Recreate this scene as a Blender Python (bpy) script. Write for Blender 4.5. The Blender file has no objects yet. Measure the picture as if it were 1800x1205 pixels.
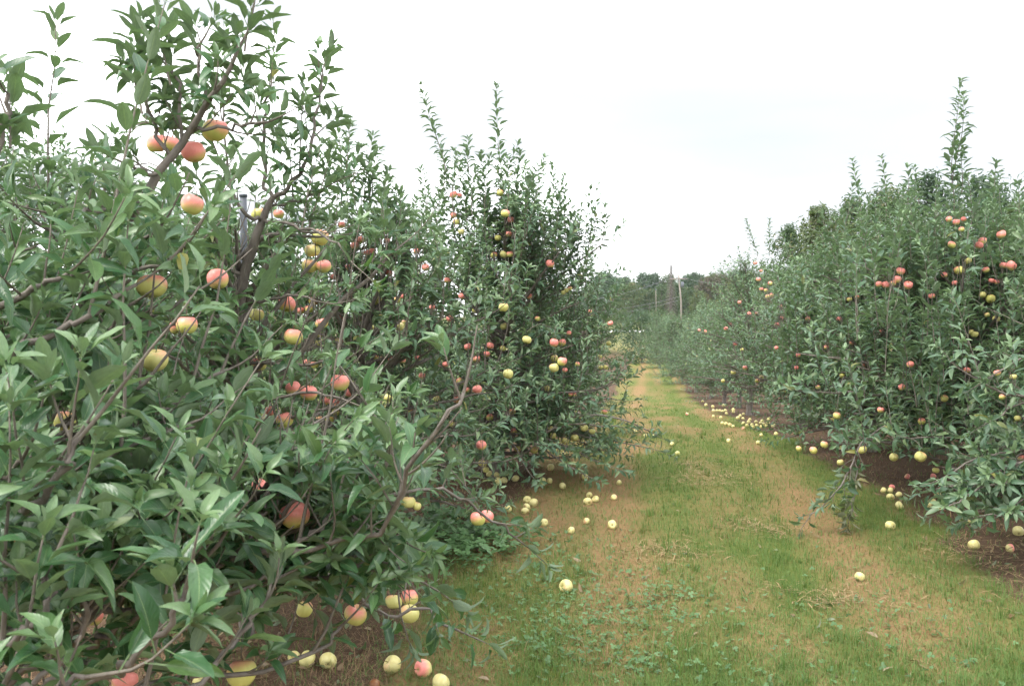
import bpy, math, random
import numpy as np
from mathutils import Matrix, Vector

random.seed(7)
RNG = np.random.default_rng(11)
scene = bpy.context.scene
COL = scene.collection

# ------------------------------------------------------------------ camera
F_PX = 1559.0            # focal length in photo pixels (1800 wide)
CX, CY = 900.0, 602.5
PITCH = math.atan((602.5 - 555.0) / F_PX)      # camera looks slightly down
YAW = math.radians(8.75)                       # and a little left of the rows
CAM = np.array([0.0, 0.0, 1.57])
cam_d = bpy.data.cameras.new('camera')
cam_d.sensor_width = 36.0
cam_d.lens = F_PX / 1800.0 * 36.0
cam_d.clip_start = 0.05
cam_d.clip_end = 3000.0
cam_d.dof.use_dof = True
cam_d.dof.focus_distance = 5.5
cam_d.dof.aperture_fstop = 12.0
cam = bpy.data.objects.new('camera', cam_d)
COL.objects.link(cam)
cam.location = CAM
cam.rotation_euler = (math.pi / 2 - PITCH, 0, YAW)
scene.camera = cam
RM = np.array(cam.rotation_euler.to_matrix())

def P(px, py, d):
    """world point seen at photo pixel px, py at depth d metres"""
    return CAM + RM @ np.array([(px - CX) / F_PX * d, (CY - py) / F_PX * d, -d])

def project(p):
    q = (np.asarray(p) - CAM) @ RM
    d = -q[..., 2]
    dd = np.where(d > 0.05, d, 0.05)
    return CX + q[..., 0] / dd * F_PX, CY - q[..., 1] / dd * F_PX, d

# ------------------------------------------------------------------ sky and sun
SUN_EL, SUN_AZ = math.radians(58), math.radians(215)
world = bpy.data.worlds.new('World')
scene.world = world
world.use_nodes = True
nt = world.node_tree
nt.nodes.clear()
w_out = nt.nodes.new('ShaderNodeOutputWorld')
w_bg = nt.nodes.new('ShaderNodeBackground')
w_bg.inputs['Strength'].default_value = 0.1
w_sky = nt.nodes.new('ShaderNodeTexSky')
w_sky.sky_type = 'NISHITA'
w_sky.sun_disc = False
w_sky.sun_elevation = SUN_EL
w_sky.sun_rotation = SUN_AZ
w_tc = nt.nodes.new('ShaderNodeTexCoord')
w_map = nt.nodes.new('ShaderNodeMapping')
w_map.inputs['Scale'].default_value = (1.0, 1.0, 4.5)
w_map.inputs['Location'].default_value = (0.45, 0.0, 0.87)
w_noise = nt.nodes.new('ShaderNodeTexNoise')
w_noise.inputs['Scale'].default_value = 1.7
w_noise.inputs['Detail'].default_value = 5.0
w_noise.inputs['Roughness'].default_value = 0.45
w_ramp = nt.nodes.new('ShaderNodeValToRGB')          # thick cloud -> thin cloud
w_ramp.color_ramp.elements[0].position = 0.28
w_ramp.color_ramp.elements[0].color = (2.3, 2.37, 2.5, 1)
w_ramp.color_ramp.elements[1].position = 0.56
w_ramp.color_ramp.elements[1].color = (11.5, 11.7, 12.0, 1)
w_e = w_ramp.color_ramp.elements.new(0.455)
w_e.color = (2.75, 2.79, 2.86, 1)
w_mix = nt.nodes.new('ShaderNodeMix')
w_mix.data_type = 'RGBA'
w_mix.inputs[0].default_value = 0.93
nt.links.new(w_tc.outputs['Generated'], w_map.inputs['Vector'])
nt.links.new(w_map.outputs['Vector'], w_noise.inputs['Vector'])
nt.links.new(w_noise.outputs['Fac'], w_ramp.inputs['Fac'])
nt.links.new(w_sky.outputs['Color'], w_mix.inputs[6])
nt.links.new(w_ramp.outputs['Color'], w_mix.inputs[7])
nt.links.new(w_mix.outputs[2], w_bg.inputs['Color'])
nt.links.new(w_bg.outputs['Background'], w_out.inputs['Surface'])

sun_d = bpy.data.lights.new('sun', 'SUN')
sun_d.energy = 1.2
sun_d.angle = math.radians(25)
sun_d.color = (1.0, 0.965, 0.9)
sun = bpy.data.objects.new('sun', sun_d)
COL.objects.link(sun)
sdir = Vector((math.sin(SUN_AZ) * math.cos(SUN_EL), math.cos(SUN_AZ) * math.cos(SUN_EL), math.sin(SUN_EL)))
sun.rotation_euler = sdir.to_track_quat('Z', 'Y').to_euler()
sun.location = sdir * 50

scene.view_settings.view_transform = 'Standard'
scene.view_settings.look = 'None'
scene.view_settings.exposure = 1.95
scene.view_settings.gamma = 1.0
scene.view_settings.use_curve_mapping = False
scene.cycles.max_bounces = 8
scene.cycles.diffuse_bounces = 6
scene.cycles.transmission_bounces = 5
scene.cycles.use_adaptive_sampling = True
scene.cycles.adaptive_threshold = 0.02
scene.cycles.use_denoising = True

# ------------------------------------------------------------------ noise helpers
_LAT = np.random.default_rng(5).random((256, 256))
def vnoise(x, y):
    x = np.asarray(x, float); y = np.asarray(y, float)
    xi = np.floor(x).astype(int); yi = np.floor(y).astype(int)
    fx = x - xi; fy = y - yi
    fx = fx * fx * (3 - 2 * fx); fy = fy * fy * (3 - 2 * fy)
    a = _LAT[xi & 255, yi & 255]; b = _LAT[(xi + 1) & 255, yi & 255]
    c = _LAT[xi & 255, (yi + 1) & 255]; d = _LAT[(xi + 1) & 255, (yi + 1) & 255]
    return (a * (1 - fx) + b * fx) * (1 - fy) + (c * (1 - fx) + d * fx) * fy
def fbm(x, y, o=4):
    s = 0; a = 0.5
    for i in range(o):
        s = s + a * vnoise(x * 2 ** i + 17.3 * i, y * 2 ** i + 5.1 * i); a *= 0.5
    return s / (1 - 0.5 ** o)
def sstep(a, b, x):
    t = np.clip((np.asarray(x, float) - a) / (b - a), 0, 1)
    return t * t * (3 - 2 * t)
def norm(v):
    v = np.asarray(v, float)
    return v / np.maximum(np.linalg.norm(v, axis=-1, keepdims=True), 1e-9)

# ------------------------------------------------------------------ ground shape and cover
def ground_h(x, y):
    x = np.asarray(x, float); y = np.asarray(y, float)
    h = -1.2 * sstep(8, 34, y) + 1.3 * sstep(50, 88, y) + 0.9 * sstep(95, 150, y)
    near = 1 - sstep(14, 30, y)
    h = h + near * (0.05 * (fbm(x * 0.7, y * 0.5, 3) - 0.5))
    h = h + near * 0.035 * (fbm(x * 4, y * 4, 3) - 0.5)
    h = h - near * 0.03 * (np.exp(-((x + 0.2) / 0.22) ** 2) + np.exp(-((x - 0.95) / 0.22) ** 2))
    return h

def path_shift(y):
    return 0.55 * sstep(8, 20, y) - 0.1
def cover(x, y):
    """(bare soil, dry grass) fractions of the ground at x, y"""
    x = np.asarray(x, float); y = np.asarray(y, float)
    w = 0.55 * (fbm(x * 1.6 + 3, y * 1.3, 3) - 0.5)
    xl = -1.15 + w; xr = 2.12 - 0.7 * sstep(8, 20, y) + w
    soil = np.maximum(sstep(0.25, -0.25, x - xl) * sstep(-4.6, -3.6, x + w), sstep(-0.3, 0.3, x - xr) * sstep(5.2, 4.4, x + w))
    soil = soil * sstep(75, 45, y)
    u = x + 0.22 * (fbm(y * 0.6, x * 0.3 + 9, 3) - 0.5) + 0.1 * sstep(9, 20, y)
    dry = (0.68 * np.exp(-((u + 0.22) / 0.22) ** 2) + 0.30 * np.exp(-((u - 0.5) / 0.15) ** 2)
           + 0.50 * np.exp(-((u - 1.32) / 0.22) ** 2) + 0.35 * np.exp(-((u + 1.0) / 0.35) ** 2)
           - 0.35 * np.exp(-((u - 0.92) / 0.15) ** 2) + 0.31 + 0.06 * sstep(8, 5, y) - 0.14 * sstep(9, 20, y))
    dry = dry + 1.8 * (fbm(x * 2.4, y * 0.8 + 40, 4) - 0.5)
    dry = np.clip(dry, 0, 1)
    return np.clip(soil, 0, 1), dry

def G(px, py):
    """world point of the ground seen at photo pixel px, py"""
    r = RM @ np.array([(px - CX) / F_PX, (CY - py) / F_PX, -1.0])
    t = 1.57 / max(-r[2], 1e-4)
    for i in range(40):
        p = CAM + r * t
        t = t + 0.6 * (float(ground_h(p[0], p[1])) - p[2]) / r[2]
    return CAM + r * t, t

# ------------------------------------------------------------------ object helpers
def tag(o, label=None, cat=None, group=None, kind=None):
    if label: o['label'] = label
    if cat: o['category'] = cat
    if group: o['group'] = group
    if kind: o['kind'] = kind
    return o

def mesh_np(name, V, T, mat, smooth=True, uv=None, lv=None, attrs=None):
    """triangle mesh from numpy arrays"""
    V = np.ascontiguousarray(V, np.float32); T = np.ascontiguousarray(T, np.int32)
    me = bpy.data.meshes.new(name)
    me.vertices.add(len(V)); me.vertices.foreach_set('co', V.ravel())
    me.loops.add(T.size); me.loops.foreach_set('vertex_index', T.ravel())
    me.polygons.add(len(T))
    me.polygons.foreach_set('loop_start', np.arange(0, T.size, 3, dtype=np.int32))
    if smooth: me.polygons.foreach_set('use_smooth', np.ones(len(T), bool))
    if uv is not None:
        l = me.uv_layers.new(name='UVMap')
        l.data.foreach_set('uv', np.ascontiguousarray(uv[T.ravel()], np.float32).ravel())
    if lv is not None:
        a = me.color_attributes.new('lv', 'FLOAT_COLOR', 'POINT')
        c = np.ones((len(V), 4), np.float32); c[:, :lv.shape[1]] = lv
        a.data.foreach_set('color', c.ravel())
    me.update(calc_edges=True)
    if mat: me.materials.append(mat)
    return me

def add(name, me, parent=None, loc=None):
    o = bpy.data.objects.new(name, me)
    COL.objects.link(o)
    if parent: o.parent = parent
    if loc is not None: o.location = loc
    return o
def empty(name, loc):
    o = bpy.data.objects.new(name, None)
    o.empty_display_size = 0.2
    COL.objects.link(o); o.location = loc
    return o

def tubes(paths):
    """list of (points, radii, sides) -> verts, tris, t along (for colour)"""
    buckets = {}
    for p, r, s in paths:
        buckets.setdefault((len(p), s), []).append((p, r))
    Vs, Ts, off = [], [], 0
    for (n, s), lst in buckets.items():
        Pm = np.array([a for a, b in lst]); Rm = np.array([b for a, b in lst])
        m = len(lst)
        tan = norm(np.gradient(Pm, axis=1))
        main = norm(Pm[:, -1] - Pm[:, 0])
        ref = np.where(np.abs(main[:, 2:3]) > 0.75, np.array([[1.0, 0.13, 0]]), np.array([[0.05, 0.1, 1.0]]))
        u = norm(np.cross(tan, ref[:, None, :])); v = np.cross(tan, u)
        a = np.arange(s) * 2 * math.pi / s
        ring = u[:, :, None, :] * np.cos(a)[None, None, :, None] + v[:, :, None, :] * np.sin(a)[None, None, :, None]
        V = Pm[:, :, None, :] + ring * Rm[:, :, None, None]
        i = np.arange(n - 1)[:, None] * s; j = np.arange(s)[None, :]; k = (j + 1) % s
        q = np.stack([i + j, i + k, i + s + k, i + s + j], -1).reshape(-1, 4)
        tri = np.concatenate([q[:, [0, 1, 2]], q[:, [0, 2, 3]]])
        cap = np.array([[(n - 1) * s, (n - 1) * s + t, (n - 1) * s + t + 1] for t in range(1, s - 1)])
        tri = np.concatenate([tri, cap])
        tri = (tri[None] + (np.arange(m) * n * s)[:, None, None]).reshape(-1, 3) + off
        Vs.append(V.reshape(-1, 3)); Ts.append(tri); off += m * n * s
    return np.concatenate(Vs), np.concatenate(Ts)

def resample(pts, n):
    """smooth curve through control points"""
    pts = np.asarray(pts, float)
    if len(pts) == 2:
        t = np.linspace(0, 1, n)[:, None]
        return pts[0] * (1 - t) + pts[1] * t
    ext = np.concatenate([[2 * pts[0] - pts[1]], pts, [2 * pts[-1] - pts[-2]]])
    out = []
    m = len(pts) - 1
    for t in np.linspace(0, m - 1e-6, n):
        i = int(t); f = t - i
        p0, p1, p2, p3 = ext[i], ext[i + 1], ext[i + 2], ext[i + 3]
        out.append(0.5 * ((2 * p1) + (-p0 + p2) * f + (2 * p0 - 5 * p1 + 4 * p2 - p3) * f * f + (-p0 + 3 * p1 - 3 * p2 + p3) * f ** 3))
    return np.array(out)

# ------------------------------------------------------------------ materials
def new_mat(name):
    m = bpy.data.materials.new(name); m.use_nodes = True
    n = m.node_tree.nodes; b = n['Principled BSDF']
    return m, m.node_tree, n, b
def N(t, typ, **kw):
    n = t.nodes.new(typ)
    for k, v in kw.items(): setattr(n, k, v)
    return n
def val(t, s, v):
    if isinstance(v, (int, float)): s.default_value = v
    elif isinstance(v, tuple): s.default_value = v if len(v) == 4 else (*v, 1)
    else: t.links.new(v, s)
def mth(t, op, a, b=0.0, c=0.0, clamp=False):
    n = N(t, 'ShaderNodeMath', operation=op, use_clamp=clamp)
    for s, v in zip(n.inputs, (a, b, c)): val(t, s, v)
    return n.outputs[0]
def mixc(t, f, a, b, mode='MIX'):
    n = N(t, 'ShaderNodeMix', data_type='RGBA', blend_type=mode)
    val(t, n.inputs[0], f); val(t, n.inputs[6], a); val(t, n.inputs[7], b)
    return n.outputs[2]
def ramp(t, f, stops):
    n = N(t, 'ShaderNodeValToRGB')
    r = n.color_ramp
    while len(r.elements) < len(stops): r.elements.new(0.5)
    for e, (p, c) in zip(r.elements, stops): e.position = p; e.color = (*c, 1)
    val(t, n.inputs[0], f)
    return n.outputs[0]
def noise(t, vec, scale, detail=3.0, rough=0.5):
    n = N(t, 'ShaderNodeTexNoise')
    n.inputs['Scale'].default_value = scale; n.inputs['Detail'].default_value = detail; n.inputs['Roughness'].default_value = rough
    if vec is not None: t.links.new(vec, n.inputs['Vector'])
    return n.outputs['Fac']
def bump(t, h, strength, dist):
    n = N(t, 'ShaderNodeBump')
    n.inputs['Strength'].default_value = strength; n.inputs['Distance'].default_value = dist
    t.links.new(h, n.inputs['Height'])
    return n.outputs[0]

def leaf_material(name, tops, under, young, veins=True, trans=0.30, rough=0.33):
    """two-sided leaf: glossy upper face, pale matt underside"""
    m, t, n, b = new_mat(name)
    at = N(t, 'ShaderNodeAttribute', attribute_name='lv')
    sep = N(t, 'ShaderNodeSeparateColor'); t.links.new(at.outputs['Color'], sep.inputs[0])
    oi = N(t, 'ShaderNodeObjectInfo')
    osep = N(t, 'ShaderNodeSeparateColor'); t.links.new(oi.outputs['Color'], osep.inputs[0])
    v = mth(t, 'FRACT', mth(t, 'ADD', sep.outputs[0], oi.outputs['Random']))
    top = ramp(t, v, tops)
    yg = mth(t, 'ADD', sep.outputs[1], mth(t, 'SUBTRACT', 1.0, osep.outputs[1]), clamp=True)
    dead = mth(t, 'ADD', sep.outputs[2], mth(t, 'SUBTRACT', 1.0, osep.outputs[2]), clamp=True)
    top = mixc(t, yg, top, young)
    geo = N(t, 'ShaderNodeNewGeometry')
    und = mixc(t, yg, mixc(t, mth(t, 'MULTIPLY', v, 0.6), under, tuple(c * 0.72 for c in under)), tuple(min(1, c * 1.15) for c in under))
    colr = mixc(t, geo.outputs['Backfacing'], top, und)
    if veins:
        uv = N(t, 'ShaderNodeUVMap', uv_map='UVMap')
        s2 = N(t, 'ShaderNodeSeparateXYZ'); t.links.new(uv.outputs[0], s2.inputs[0])
        ax = mth(t, 'ABSOLUTE', mth(t, 'SUBTRACT', s2.outputs[0], 0.5))
        mid = mth(t, 'LESS_THAN', ax, 0.022)
        side = mth(t, 'SINE', mth(t, 'MULTIPLY', mth(t, 'SUBTRACT', s2.outputs[1], mth(t, 'MULTIPLY', ax, 0.55)), 62.0))
        sv = mth(t, 'MULTIPLY', mth(t, 'GREATER_THAN', side, 0.93), 0.05)
        vn = mth(t, 'MAXIMUM', mth(t, 'MULTIPLY', mid, 0.55), sv)
        colr = mixc(t, vn, colr, (0.22, 0.29, 0.13))
        nz = noise(t, uv.outputs[0], 7.0, 3)
        spot = mth(t, 'GREATER_THAN', noise(t, N(t, 'ShaderNodeTexCoord').outputs['Object'], 95.0, 2), 0.74)
        colr = mixc(t, mth(t, 'MULTIPLY', spot, 0.6), colr, (0.14, 0.085, 0.035))
        colr = mixc(t, 0.35, colr, ramp(t, nz, [(0.3, (0.55, 0.55, 0.55)), (0.7, (1.25, 1.25, 1.2))]), 'MULTIPLY')
        t.links.new(bump(t, mth(t, 'ADD', side, nz), 0.10, 0.002), b.inputs['Normal'])
    colr = mixc(t, dead, colr, mixc(t, v, (0.16, 0.08, 0.035), (0.33, 0.24, 0.15)))
    t.links.new(colr, b.inputs['Base Color'])
    t.links.new(mth(t, 'ADD', rough, mth(t, 'MULTIPLY', geo.outputs['Backfacing'], 0.35)), b.inputs['Roughness'])
    b.inputs['Specular IOR Level'].default_value = 0.55
    tr = N(t, 'ShaderNodeBsdfTranslucent')
    t.links.new(mixc(t, 0.5, colr, (0.10, 0.22, 0.03)), tr.inputs['Color'])
    ms = N(t, 'ShaderNodeMixShader'); ms.inputs[0].default_value = trans
    t.links.new(b.outputs[0], ms.inputs[1]); t.links.new(tr.outputs[0], ms.inputs[2])
    t.links.new(ms.outputs[0], n['Material Output'].inputs['Surface'])
    return m

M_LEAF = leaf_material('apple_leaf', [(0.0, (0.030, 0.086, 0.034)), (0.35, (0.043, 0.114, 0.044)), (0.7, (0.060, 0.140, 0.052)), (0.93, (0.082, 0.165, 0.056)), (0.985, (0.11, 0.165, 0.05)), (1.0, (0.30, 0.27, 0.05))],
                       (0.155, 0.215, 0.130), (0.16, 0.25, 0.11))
M_LEAF_FAR = leaf_material('apple_leaf_far', [(0.0, (0.062, 0.124, 0.068)), (0.35, (0.086, 0.158, 0.086)), (0.7, (0.112, 0.186, 0.100)), (0.98, (0.148, 0.208, 0.094)), (1.0, (0.26, 0.24, 0.06))],  # same apple leaf, paler and silvery: veiling glare put into the leaf colour
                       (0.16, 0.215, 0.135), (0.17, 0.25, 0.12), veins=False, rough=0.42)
M_WOODLAND = leaf_material('woodland_leaf', [(0.0, (0.024, 0.054, 0.022)), (0.5, (0.044, 0.080, 0.026)), (0.85, (0.072, 0.10, 0.028)), (1.0, (0.12, 0.10, 0.034))],
                       (0.10, 0.15, 0.075), (0.15, 0.15, 0.05), veins=False, rough=0.55)
M_GRASS = leaf_material('grass_blade', [(0.0, (0.070, 0.140, 0.030)), (0.5, (0.125, 0.200, 0.040)), (1.0, (0.200, 0.245, 0.056))],
                       (0.10, 0.17, 0.04), (0.33, 0.22, 0.105), veins=False, trans=0.3, rough=0.5)
M_CLOVER = leaf_material('clover_leaf', [(0.0, (0.055, 0.125, 0.040)), (0.6, (0.085, 0.175, 0.060)), (1.0, (0.12, 0.22, 0.08))],
                       (0.15, 0.24, 0.13), (0.2, 0.3, 0.15), veins=False, rough=0.5)

def bark_material(name, c1, c2, scale=28.0):
    m, t, n, b = new_mat(name)
    tc = N(t, 'ShaderNodeTexCoord')
    mp = N(t, 'ShaderNodeMapping'); mp.inputs['Scale'].default_value = (1, 1, 0.35)
    t.links.new(tc.outputs['Object'], mp.inputs[0])
    f = noise(t, mp.outputs[0], scale, 5, 0.65)
    f2 = noise(t, tc.outputs['Object'], 6.0, 3)
    colr = mixc(t, mth(t, 'MULTIPLY', f2, 0.5), ramp(t, f, [(0.32, c1), (0.68, c2)]), tuple(0.55 * (a + b2) * 1.3 for a, b2 in zip(c1, c2)))
    t.links.new(colr, b.inputs['Base Color'])
    b.inputs['Roughness'].default_value = 0.75
    t.links.new(bump(t, f, 0.7, 0.01), b.inputs['Normal'])
    return m
M_BARK = bark_material('apple_bark', (0.065, 0.052, 0.043), (0.19, 0.165, 0.140))
M_TWIG = bark_material('apple_twig', (0.075, 0.062, 0.048), (0.18, 0.155, 0.125), 50)
M_BARK_DARK = bark_material('woodland_bark', (0.06, 0.05, 0.042), (0.15, 0.13, 0.11), 8)

def apple_material():
    m, t, n, b = new_mat('apple_skin')
    tc = N(t, 'ShaderNodeTexCoord')
    oi = N(t, 'ShaderNodeObjectInfo')
    osep = N(t, 'ShaderNodeSeparateColor'); t.links.new(oi.outputs['Color'], osep.inputs[0])
    blush, ripe, sound = osep.outputs[0], osep.outputs[1], osep.outputs[2]
    sx = N(t, 'ShaderNodeSeparateXYZ'); t.links.new(tc.outputs['Object'], sx.inputs[0])
    # streaks run from stalk to eye: noise on direction, stretched along z
    mp = N(t, 'ShaderNodeMapping'); mp.inputs['Scale'].default_value = (2.2, 2.2, 0.55)
    t.links.new(tc.outputs['Object'], mp.inputs[0])
    add_v = N(t, 'ShaderNodeVectorMath', operation='ADD')
    cb = N(t, 'ShaderNodeCombineXYZ'); t.links.new(mth(t, 'MULTIPLY', oi.outputs['Random'], 40.0), cb.inputs[0])
    t.links.new(mp.outputs[0], add_v.inputs[0]); t.links.new(cb.outputs[0], add_v.inputs[1])
    streak = noise(t, add_v.outputs[0], 6.0, 4, 0.6)
    big = noise(t, add_v.outputs[0], 1.2, 2)
    base = mixc(t, ripe, mixc(t, big, (0.46, 0.47, 0.115), (0.62, 0.57, 0.17)), mixc(t, big, (0.50, 0.41, 0.12), (0.72, 0.67, 0.36)))
    # x+ side of the apple saw the sun while it grew
    side = mth(t, 'ADD', mth(t, 'MULTIPLY', sx.outputs[2], 0.85), mth(t, 'MULTIPLY', sx.outputs[0], 0.30))
    f = mth(t, 'ADD', mth(t, 'ADD', side, mth(t, 'MULTIPLY', mth(t, 'SUBTRACT', streak, 0.5), 0.75)), mth(t, 'SUBTRACT', mth(t, 'MULTIPLY', blush, 1.75), 0.98))
    f = mth(t, 'MULTIPLY', mth(t, 'ADD', f, 0.28), 1.5, clamp=True)
    pink = mixc(t, streak, (0.74, 0.120, 0.150), (0.86, 0.35, 0.29))
    colr = mixc(t, mth(t, 'MULTIPLY', f, 0.92), base, pink)
    scab = mth(t, 'GREATER_THAN', noise(t, add_v.outputs[0], 3.2, 3, 0.7), 0.70)
    colr = mixc(t, mth(t, 'MULTIPLY', scab, 0.55), colr, (0.24, 0.15, 0.06))
    # lenticels
    vor = N(t, 'ShaderNodeTexVoronoi'); vor.inputs['Scale'].default_value = 9.0
    t.links.new(tc.outputs['Object'], vor.inputs['Vector'])
    dots = mth(t, 'LESS_THAN', vor.outputs['Distance'], 0.075)
    colr = mixc(t, mth(t, 'MULTIPLY', dots, 0.4), colr, (0.75, 0.66, 0.36))
    # green stain in the stalk hollow, brown bruises on damaged fruit
    r2 = mth(t, 'SQRT', mth(t, 'ADD', mth(t, 'MULTIPLY', sx.outputs[0], sx.outputs[0]), mth(t, 'MULTIPLY', sx.outputs[1], sx.outputs[1])))
    hol = mth(t, 'MULTIPLY', mth(t, 'LESS_THAN', r2, 0.30), mth(t, 'MULTIPLY', mth(t, 'SUBTRACT', 0.30, r2), 3.0), clamp=True)
    colr = mixc(t, hol, colr, (0.33, 0.30, 0.07))
    rot = mth(t, 'MULTIPLY', mth(t, 'SUBTRACT', mth(t, 'ADD', big, mth(t, 'SUBTRACT', 1.0, sound)), 0.86), 6.0, clamp=True)
    colr = mixc(t, rot, colr, (0.17, 0.065, 0.02))
    t.links.new(colr, b.inputs['Base Color'])
    b.inputs['Roughness'].default_value = 0.36
    b.inputs['Specular IOR Level'].default_value = 0.4
    b.inputs['Subsurface Weight'].default_value = 0.0
    return m
M_APPLE = apple_material()
m, t_, n_, b_ = new_mat('apple_stalk'); b_.inputs['Base Color'].default_value = (0.12, 0.085, 0.03, 1); b_.inputs['Roughness'].default_value = 0.8; M_STALK = m
m, t_, n_, b_ = new_mat('apple_eye'); b_.inputs['Base Color'].default_value = (0.06, 0.045, 0.025, 1); b_.inputs['Roughness'].default_value = 0.9; M_EYE = m

def ground_material():
    m, t, n, b = new_mat('orchard_floor')
    at = N(t, 'ShaderNodeAttribute', attribute_name='lv')
    sep = N(t, 'ShaderNodeSeparateColor'); t.links.new(at.outputs['Color'], sep.inputs[0])
    tc = N(t, 'ShaderNodeTexCoord')
    o = tc.outputs['Object']
    f1 = noise(t, o, 9.0, 6, 0.7); f2 = noise(t, o, 55.0, 4, 0.7); f3 = noise(t, o, 1.1, 4, 0.6)
    green = mixc(t, f1, (0.060, 0.095, 0.022), (0.150, 0.172, 0.044))
    tan = mixc(t, f2, (0.15, 0.092, 0.042), (0.33, 0.215, 0.105))
    soil = mixc(t, f2, (0.040, 0.027, 0.020), (0.155, 0.098, 0.062))
    d = mth(t, 'ADD', sep.outputs[1], mth(t, 'MULTIPLY', mth(t, 'SUBTRACT', f1, 0.5), 0.9), clamp=True)
    colr = mixc(t, d, green, tan)
    s = mth(t, 'MULTIPLY', mth(t, 'ADD', mth(t, 'SUBTRACT', sep.outputs[0], 0.5), mth(t, 'MULTIPLY', mth(t, 'SUBTRACT', f1, 0.4), 0.8)), 3.0)
    s = mth(t, 'ADD', s, 0.5, clamp=True)
    colr = mixc(t, s, colr, soil)
    fld = mixc(t, f3, (0.11, 0.135, 0.045), (0.20, 0.175, 0.085))
    colr = mixc(t, sep.outputs[2], colr, fld)
    t.links.new(colr, b.inputs['Base Color'])
    b.inputs['Roughness'].default_value = 0.95
    b.inputs['Specular IOR Level'].default_value = 0.1
    t.links.new(bump(t, mth(t, 'ADD', f1, f2), 0.8, 0.03), b.inputs['Normal'])
    return m
M_GROUND = ground_material()

def plain(name, c1, c2, rough=0.7, scale=12.0, metal=0.0):
    m, t, n, b = new_mat(name)
    tc = N(t, 'ShaderNodeTexCoord')
    f = noise(t, tc.outputs['Object'], scale, 5, 0.6)
    t.links.new(mixc(t, f, c1, c2), b.inputs['Base Color'])
    b.inputs['Roughness'].default_value = rough
    b.inputs['Metallic'].default_value = metal
    return m
M_STEEL = plain('galvanised_steel', (0.075, 0.085, 0.105), (0.13, 0.14, 0.165), 0.6, 30, 0.0)
M_WOODPOLE = plain('weathered_pole', (0.16, 0.14, 0.12), (0.26, 0.23, 0.20), 0.9, 5)
M_WIRE = plain('cable', (0.10, 0.10, 0.11), (0.18, 0.18, 0.19), 0.6)
M_ROAD = plain('pale_asphalt', (0.42, 0.42, 0.42), (0.55, 0.55, 0.54), 0.9, 0.8)
M_HAY = plain('cut_hay', (0.17, 0.115, 0.055), (0.34, 0.235, 0.115), 0.9, 3)
M_STRAW = plain('dry_straw', (0.13, 0.080, 0.042), (0.30, 0.20, 0.10), 0.9, 3)

# ------------------------------------------------------------------ ground sheet
def graded(dense_a, dense_b, step, far_a, far_b, growth=1.16):
    xs = list(np.arange(dense_a, dense_b + step / 2, step))
    s = step; x = xs[-1]
    while x < far_b:
        s *= growth; x += s; xs.append(x)
    s = step; x = xs[0]; left = []
    while x > far_a:
        s *= growth; x -= s; left.append(x)
    return np.array(left[::-1] + xs)
gx = graded(-5, 5.5, 0.09, -380, 380)
gy = graded(1.0, 13, 0.09, -30, 620, 1.06)
GX, GY = np.meshgrid(gx, gy)
gv = np.stack([GX.ravel(), GY.ravel(), ground_h(GX, GY).ravel()], 1)
nxg, nyg = len(gx), len(gy)
ii = (np.arange(nyg - 1)[:, None] * nxg + np.arange(nxg - 1)[None, :]).ravel()
gt = np.concatenate([np.stack([ii, ii + 1, ii + nxg + 1], 1), np.stack([ii, ii + nxg + 1, ii + nxg], 1)])
so, dr = cover(gv[:, 0], gv[:, 1])
glv = np.stack([so, dr, np.maximum(sstep(55, 75, gv[:, 1]), sstep(12, 30, np.abs(gv[:, 0])))], 1)
tag(add('ground', mesh_np('ground', gv, gt, M_GROUND, lv=glv)), kind='structure')

# far road crossing behind the orchard
rx = np.linspace(-70, 70, 60)
ry = 86 + 0.05 * rx
rv = np.concatenate([np.stack([rx, ry - 1.9, ground_h(rx, ry - 1.9) + 0.06], 1), np.stack([rx, ry + 1.9, ground_h(rx, ry + 1.9) + 0.06], 1),
                     np.stack([rx, ry - 2.3, ground_h(rx, ry - 2.3) - 0.1], 1), np.stack([rx, ry + 2.3, ground_h(rx, ry + 2.3) - 0.1], 1)])
k = np.arange(59)
rt = np.concatenate([np.stack([k, k + 1, k + 61], 1), np.stack([k, k + 61, k + 60], 1),
                     np.stack([k + 120, k + 121, k + 1], 1), np.stack([k + 120, k + 1, k], 1),
                     np.stack([k + 60, k + 61, k + 181], 1), np.stack([k + 60, k + 181, k + 180], 1)])
tag(add('road', mesh_np('road', rv, rt, M_ROAD, smooth=False)), kind='structure')

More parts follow.
